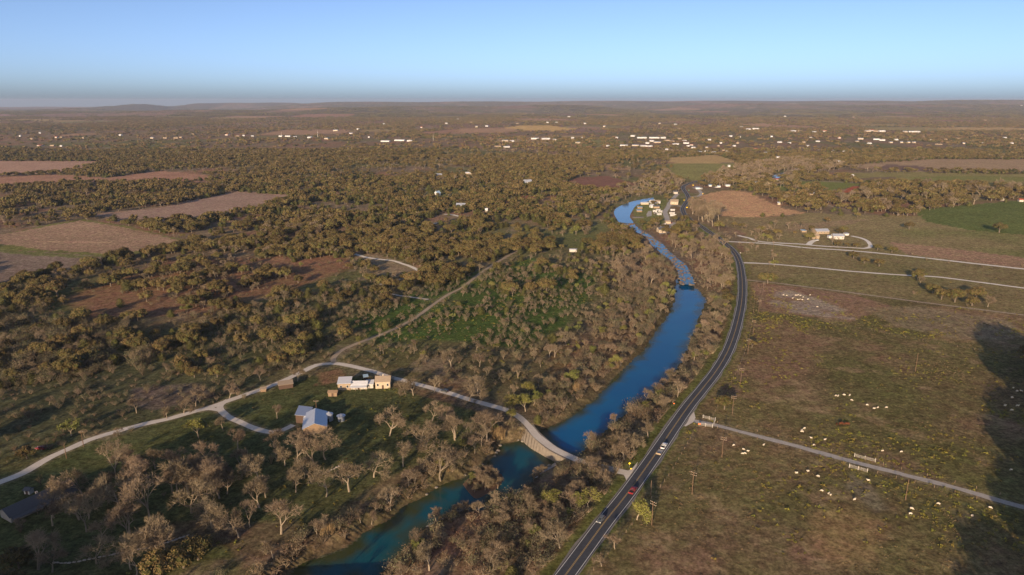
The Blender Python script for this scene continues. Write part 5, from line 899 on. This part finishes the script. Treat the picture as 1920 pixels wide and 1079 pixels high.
# ------------------------------------------------------------------ animals
def skinned(name, pts, edges, rad, m, sub=1):
    me_ = bpy.data.meshes.new(name); me_.from_pydata(pts, edges, []); o = bpy.data.objects.new(name, me_); COL.objects.link(o); sk = o.modifiers.new('skin', 'SKIN'); me_.skin_vertices[0].data[0].use_root = True
    for i, r in enumerate(rad): me_.skin_vertices[0].data[i].radius = r if isinstance(r, tuple) else (r, r)
    sb = o.modifiers.new('sub', 'SUBSURF'); sb.levels = sub; dg = bpy.context.evaluated_depsgraph_get(); out = bpy.data.meshes.new_from_object(o.evaluated_get(dg)); bpy.data.objects.remove(o); out.name = name; out.materials.clear(); out.materials.append(m); return out
def quad_animal(name, L_, h, body, m, graze=False):
    zb = h * .68; hz = h * .2 if graze else h * 1.0
    pts = [(0,0,zb),(L_*.28,0,zb*1.02),(L_*.42,0,zb*1.08),(L_*.56,0,(zb+hz)/2+.05),(L_*.68,0,hz),(L_*.82,0,hz-h*.1),(-L_*.3,0,zb),(-L_*.42,0,zb*1.0),(-L_*.47,0,zb*.75)]; e = [(0,1),(1,2),(2,3),(3,4),(4,5),(0,6),(6,7),(7,8)]; rad = [body,body*.98,body*.72,body*.5,body*.42,body*.24,body*.95,body*.55,body*.12]
    for s in (-1, 1):
        b = len(pts); pts += [(L_*.3,s*body*.55,zb*.62),(L_*.29,s*body*.55,zb*.3),(L_*.3,s*body*.55,.02)]; e += [(1,b),(b,b+1),(b+1,b+2)]; rad += [body*.3,body*.17,body*.15]
        b = len(pts); pts += [(-L_*.27,s*body*.55,zb*.62),(-L_*.36,s*body*.55,zb*.36),(-L_*.34,s*body*.55,.02)]; e += [(6,b),(b,b+1),(b+1,b+2)]; rad += [body*.36,body*.17,body*.15]
    return skinned(name, pts, e, rad, m)
SH = [quad_animal('sheep', 1.25, .95, .34, M['wool']), quad_animal('sheep', 1.25, .95, .35, M['wool'], True)]; CW = quad_animal('cow', 2.2, 1.5, .46, M['cowhide'], True)
S1 = [(288,348),(341,372),(339,397),(349,394),(366,382),(455,347),(641,505),(705,495),(763,524),(784,606),(820,621),(832,628),(965,655),(1045,548),(1286,706),(1280,735),(1440,679),(1628,746),(1728,700)]; S2 = [(673,273),(668,266),(686,254),(723,308),(738,348),(799,317),(1125,380),(1231,386),(1848,487)]; S3 = [(860,70),(873,72),(909,66),(938,68),(949,95),(1036,122),(1076,142),(1097,137),(1147,136)]; S4 = [(1860,26),(1882,44),(1906,44),(1851,80),(1812,126),(1878,126),(1888,126),(1852,152)]; S5 = [(566,160),(584,163),(634,161),(643,161),(651,160),(661,163),(677,172),(716,160),(648,186),(660,184),(672,187),(706,184),(756,226),(618,178)]
random.seed(17)
for lst, oy, lb in ((S1, 719, 'white sheep grazing in the pasture south of the gravel lane'), (S2, 719, 'white sheep scattered just north of the gravel lane'), (S3, 719, 'white sheep in the flock near the brown cattle'), (S4, 719, 'white sheep in the dark shaded corner of the weedy pasture'), (S5, 500, 'white sheep of the flock on the bare grey patch')):
    for zx, zy in lst:
        x, y = at(1280 + zx / 3, oy + (zy + 3) / 3); o = link(bpy.data.objects.new('sheep', random.choice(SH))); o.location = (x, y, 0); o.rotation_euler = (0, 0, random.uniform(-.7, .7) + random.choice([0, math.pi])); s = random.uniform(.85, 1.05); o.scale = (s, s, s); tag(o, lb, 'sheep', lb.replace('white sheep', 'sheep'))
for (zx, zy), lb, rz in (((866,234),'small red brown calf standing beside the cow','1'),((889,234),'red brown cow between the calf and the other cow','2'),((926,236),'red brown cow farther from the calf','3')):
    x, y = at(1280 + zx / 3, 719 + zy / 3); o = link(bpy.data.objects.new('cow', CW)); o.location = (x, y, 0); o.rotation_euler = (0, 0, {'1': 1.2, '2': .2, '3': 3.0}[rz]); s = .75 if rz == '1' else 1.15; o.scale = (s, s, s); tag(o, lb, 'cow')

# ------------------------------------------------------------------ gravel bars, island, rocks by the water
def bar(name, px, z, label, m):
    poly = spline(W(px + px[:1], z), 1.5)[:-1]; c = poly.mean(0); mb = MB(); n = len(poly); ins = c + (poly - c) * .55
    mb.v = [(*p, z - .5) for p in c + (poly - c) * 1.12] + [(*p, z + .05) for p in poly] + [(*p, z + .32 + random.uniform(-.08, .08)) for p in ins] + [(*c, z + .4)]
    mb.f = [(i, (i + 1) % n, n + (i + 1) % n, n + i) for i in range(n)] + [(n + i, n + (i + 1) % n, 2 * n + (i + 1) % n, 2 * n + i) for i in range(n)] + [(2 * n + i, 2 * n + (i + 1) % n, 3 * n) for i in range(n)]; mb.m = [0] * len(mb.f); return tag(mb.build(name, m), label, 'gravel bar', kind='structure')
bar('gravel_bar', [(928,948),(938,940),(952,932),(958,937),(948,945),(934,951)], ZL, 'pale gravel bar at the edge of the lower pool', M['gravel']); bar('island', [(868,908),(885,893),(915,884),(940,890),(938,910),(915,925),(893,935),(878,922)], ZL, 'low brushy island in the lower river', M['soil']); bar('gravel_bar', [(800,986),(838,968),(880,950),(900,957),(880,975),(830,995),(790,1010)], ZL, 'stony brush covered bar of the lower river', M['greygravel'])
bar('spillway_apron', [(1040,868),(1070,872),(1085,880),(1060,892),(1020,892),(1002,898),(1018,884)], ZL, 'wet rock apron below the dam end', M['greygravel'])
random.seed(23)
for i, (px, py) in enumerate([(980,828),(972,826),(938,836),(934,846),(930,850),(928,856),(1042,866),(1030,874),(1046,878),(905,872),(890,880),(872,892),(818,915),(800,928)]):
    x, y = P(px, py, ZL); mb = MB(); s = random.uniform(.5, 1.2); mb.blob((0, 0, 0), s, .6, 1); mb.v = [(a * random.uniform(.8, 1.3), b_ * random.uniform(.8, 1.2), c * random.uniform(.8, 1.1)) for a, b_, c in mb.v]; o = mb.build('boulder', M['rock']); o.location = (x, y, ZL + .15); tag(o, 'pale boulder at the water edge of the lower pool', 'boulder', 'boulders round the lower pool')

# ------------------------------------------------------------------ individual trees one can point to
HERO = [  # kind, base pixel, height m, variant, label
 ('bare',(611,862),17,6,'huge leafless tree with pale spreading limbs below the metal barn'),('bare',(570,850),13,1,'broad leafless tree beside the end of the barn drive'),('bare',(730,818),15,3,'wide leafless pair tree on the lawn below the stone house'),('bare',(655,922),16,0,'tall leafless tree with long bare trunk on the open lawn'),('bare',(701,895),14,3,'forked leafless tree casting a long shadow on the lawn'),('bare',(826,900),19,6,'giant leafless tree leaning over the lower river bank'),('bare',(799,843),11,0,'round leafless tree beside the giant river tree'),('bare',(412,935),14,3,'gnarled pale leafless tree in the grove'),('bare',(527,1002),14,0,'leafless tree near the river edge of the lawn'),('bare',(448,1008),13,3,'golden leafless tree on the lower lawn'),('bare',(243,1003),13,1,'leafless tree below the grove on the dark lawn'),('bare',(182,1058),13,3,'spreading leafless tree at the stone wall'),('bare',(72,1070),15,1,'leafless tree at the west end of the stone wall'),('bare',(122,962),17,6,'great leafless tree over the ranch house roof'),('bare',(98,1075),12,2,'slim leafless tree beside the west wall end'),
 ('bud',(372,821),10,1,'round green yellow tree beside the gravel drive'),('bud',(133,818),9,0,'yellow green tree in the shaded field by the drive'),('bare',(418,805),8,2,'small leafless tree between the two drives'),('bare',(520,785),9,5,'slim leafless tree on the lawn west of the barn'),('bare',(367,762),10,1,'fan shaped leafless tree above the gravel drive'),('bare',(345,775),9,3,'leafless tree just west of the fan shaped one'),('bare',(430,747),9,3,'leafless tree at the drive junction'),('bare',(256,775),9,0,'leafless tree beside the dark field'),('bare',(313,785),8,5,'small leafless tree on the drive edge'),
 ('bare',(912,828),16,0,'pale leafless tree at the dam abutment'),('bare',(880,752),14,3,'big leafless tree beside the drive near the dam'),('bare',(895,742),12,1,'second big leafless tree beside the drive near the dam'),('bare',(815,735),9,4,'dead broken trunk beside the drive'),('bare',(760,738),11,3,'leafless tree east of the stone house'),('bare',(775,742),10,1,'wide leafless tree beyond the stone house corner'),('bare',(810,790),11,3,'leafless tree on the open lawn below the drive'),('bare',(835,795),11,1,'leaning leafless tree on the open lawn below the drive'),
 ('bud',(955,775),11,0,'large fresh green tree beside the dam drive'),('bud',(985,772),10,1,'spreading fresh green tree nearer the dam'),('bud',(992,745),9,2,'fresh green tree behind the dam trees'),('bud',(1000,760),9,0,'pale green tree on the pool side of the dam trees'),
 ('bare',(1062,648),13,3,'large pale leafless tree in the meadow'),('bare',(1030,670),9,1,'leafless tree in front of the large meadow tree'),('bare',(899,688),11,2,'round leafless tree in the lower meadow'),('bare',(846,690),12,1,'tall leafless tree in the lower meadow'),('bud',(931,655),4.5,0,'small bright green tree in the meadow'),('bare',(1040,670),9,0,'slim leafless tree at the meadow edge'),('bare',(1142,662),9,5,'leafless tree near the reeds'),('bud',(1078,720),9,1,'pale green tree above the pool bank'),
 ('reed',(1142,615),5,0,'round clump of golden reeds above the pool bank'),('reed',(1205,612),4.6,1,'wide clump of golden reeds at the pool edge'),('reed',(1190,608),4.6,0,'tall golden reeds behind the wide clump'),('reed',(1140,690),4.6,1,'long clump of golden reeds above the pool'),('reed',(1155,688),4.6,0,'golden reeds beside the long clump'),('reed',(1220,615),4.6,0,'golden reeds at the far end of the wide clump'),
 ('bud',(1198,638),5,2,'bright green sapling at the pool edge'),('bud',(1255,560),9,0,'bright green tree at the narrow end of the pool'),('bud',(1250,545),8,1,'second green tree at the narrow end of the pool'),('bud',(1245,575),7,2,'yellow green tree overhanging the pool'),
 ('oak',(1358,768),7.4,3,'golden green oak beside the ranch entrance'),('oak',(1410,652),6.0,2,'small olive oak on the highway fence line'),('bud',(1194,975),8.5,1,'pale green tree on the grassy highway verge'),('bare',(1153,1030),7,0,'small leafless tree on the verge by the fence'),('bare',(1128,1062),5.5,3,'low leafless tree at the verge bottom'),
 ('bud',(1103,955),9,0,'bright green tree in the thicket beside the highway'),('bud',(1040,950),8,1,'yellow green tree in the middle of the thicket'),('bud',(1085,960),8,2,'green tree next to the highway side thicket'),('bare',(1070,960),10,2,'pale leafless tree rising from the thicket'),('bare',(1050,1028),12,3,'leafless tree at the highway edge of the thicket'),('bare',(920,1055),10,3,'pale leafless tree in the lower thicket'),('bare',(805,1070),11,0,'leafless tree at the thicket bottom'),
 ('bare',(1170,862),11,1,'round leafless tree beside the highway verge'),('bare',(1190,850),11,3,'leafless tree in the verge row by the pool'),('bare',(1215,820),9,1,'leafless tree above the pool shore'),('bare',(1270,745),11,6,'pale leafless tree at the pool shoulder'),('bare',(1325,668),9,1,'round leafless tree on the strip by the highway'),
('oak',(1748,550),8.5,1,'dark oak on the south side of the white lane'),('oak',(1790,567),11,3,'oak in the clump below the white lane'),('oak',(1765,562),9.5,0,'low oak in the clump below the white lane'),('oak',(1822,574),9,2,'pale oak at the east end of the clump'),('bare',(1852,576),10,1,'leafless tree at the east end of the clump'),('bare',(1725,533),8,1,'leafless tree touching the white lane'),('oak',(1725,513),5,1,'dark round oak between the white lanes'),('brown',(1713,552),2.6,0,'round red brown bush alone in the green pasture'),('oak',(1620,495),8,2,'grey oak in the row below the farm lane'),('oak',(1648,500),8,0,'grey oak at the end of the row below the farm lane'),('oak',(1600,485),8,1,'grey oak at the head of the row below the farm lane'),('oak',(1645,470),7,0,'oak on the upper white lane'),('oak',(1672,474),7,1,'oak east of the lane bend'),('oak',(1570,463),6,3,'oak in the loop of the farm lane'),('oak',(1588,463),5.5,2,'second oak in the loop of the farm lane'),('oak',(1605,465),6,0,'third oak in the loop of the farm lane'),('oak',(1580,437),8,3,'tall olive oak behind the farmhouse'),('oak',(1520,433),7.5,0,'olive oak beside the tan farmhouse'),('oak',(1490,440),5,2,'dark round oak west of the farmstead'),('bare',(1450,488),8,1,'leafless tree at the start of the lower white lane'),('bud',(1452,500),7,0,'green tree beside the start of the lower white lane'),
 ('oak',(300,1085),9.5,3,'large olive oak at the lower river lawn'),('oak',(345,1065),9.5,1,'wide olive oak beside the large one'),('oak',(372,1050),8.5,0,'olive oak at the edge of the lower lawn'),('oak',(365,708),7,1,'golden oak alone in the shaded scrub'),('oak',(240,605),8,3,'golden oak at the scrub edge'),('bare',(250,680),9,3,'pale leafless tree in the dark scrub'),('bud',(350,588),8,0,'bright green tree in the scrub belt'),('bare',(1097,440),14,3,'large leafless tree in the clearing by the cabins'),('bud',(1080,440),12,1,'pale green tree in the clearing by the cabins'),('bare',(1205,530),14,3,'great leafless tree near the rapids'),('bare',(1220,535),15,1,'tallest leafless tree near the rapids'),('bare',(1195,540),12,0,'leafless tree west of the tallest rapids tree'),
]
HN = {'bare': 12, 'oak': 7.2, 'jun': 5.2, 'bud': 9.7, 'bush': 2.5, 'brown': 1.7, 'reed': 3.6}
random.seed(31)
for k, (px, py), h, v, lb in HERO:
    if len(lb.split()) < 3: continue
    x, y = at(px, py); s = h / HN[k]; z = th(x, y)
    if z < ZU + .5: x, y = P(px, py, ZU); z = max(th(x, y), ZU)
    if k == 'oak': s = h / 7.2
    thing_tree(k, x, y, z, s, v, lb); keepout(x, y, 1.5 if k != 'oak' else 3)
# brush on the island and bars
for (px, py, k, s) in [(885,905,'bud',.45),(895,912,'brown',1.3),(905,900,'bare',.42),(915,905,'bare',.5),(925,900,'bare',.45),(920,915,'brown',1.5),(932,905,'brown',1.3),(900,920,'brown',1.4),(890,925,'bush',1.3),(880,912,'bush',1.4),(910,892,'bare',.45),(850,975,'brown',1.2),(870,965,'brown',1.2),(885,955,'brown',1.3),(865,975,'bush',1),(835,985,'brown',1),(1000,905,'bare',.5)] + [(random.uniform(884, 936), random.uniform(893, 920), random.choice(['bare', 'bare', 'brown', 'brown', 'bush']), random.uniform(.42, .6)) for _ in range(34)] + [(random.uniform(815, 895), 0, random.choice(['brown', 'bush', 'bare']), .5) for _ in range(30)] + [(1008,900,'bare',.5),(990,912,'brown',1.4),(1015,896,'bare',.45)]:
    if py == 0: py = np.interp(px, [815, 895], [996, 958]) + random.uniform(-9, 7)
    if k in ('brown', 'bush') and s < .7: s *= 2.4
    x, y = P(px, py, ZL); thing_tree(k, x, y, max(ZL + .2, th(x, y)), s, random.randrange(9), {'bud': 'small fresh green tree on the low river island', 'brown': 'brown brush on the bars and island of the lower river', 'bare': 'slender grey sapling on the lower river bars', 'bush': 'grey green bush on the lower river bars'}[k], {'bud': None, 'brown': 'brush on the river bars', 'bare': 'saplings on the river bars', 'bush': 'bushes on the river bars'}[k])
# trees outside the frame whose shadows fall into the pasture
for (x, y, h) in [(150,116,22),(166,134,24),(182,150,22),(200,172,25),(216,195,24),(236,220,26),(258,250,24),(280,285,25),(300,320,24),(320,352,25),(338,385,22),(190,130,24),(230,190,25),(270,240,25),(310,300,25),(340,340,25)]:
    x -= 17; h += 2
    thing_tree('oak', x, y, 0, h / 9.5, random.randrange(5), 'tall oak of the grove whose shadow crosses the pasture corner', 'oak grove outside the pasture corner', sz=h / 7.2)
grow_plants()

# ------------------------------------------------------------------ haze: the air between the camera and the far hills
hb = MB().box(-29000, 29000, -2600, 23600, -45, 190).build('haze', []); hm, nt, b = newmat('haze_air'); N = nt.nodes; N.remove(b); pv = N.new('ShaderNodeVolumePrincipled'); pv.inputs['Color'].default_value = (.42, .50, .68, 1); pv.inputs['Density'].default_value = 3.4e-5; nt.links.new(pv.outputs[0], N['Material Output'].inputs['Volume']); hb.data.materials.append(hm)
tag(hb, 'pale blue evening haze over the far plain', 'haze', kind='stuff')
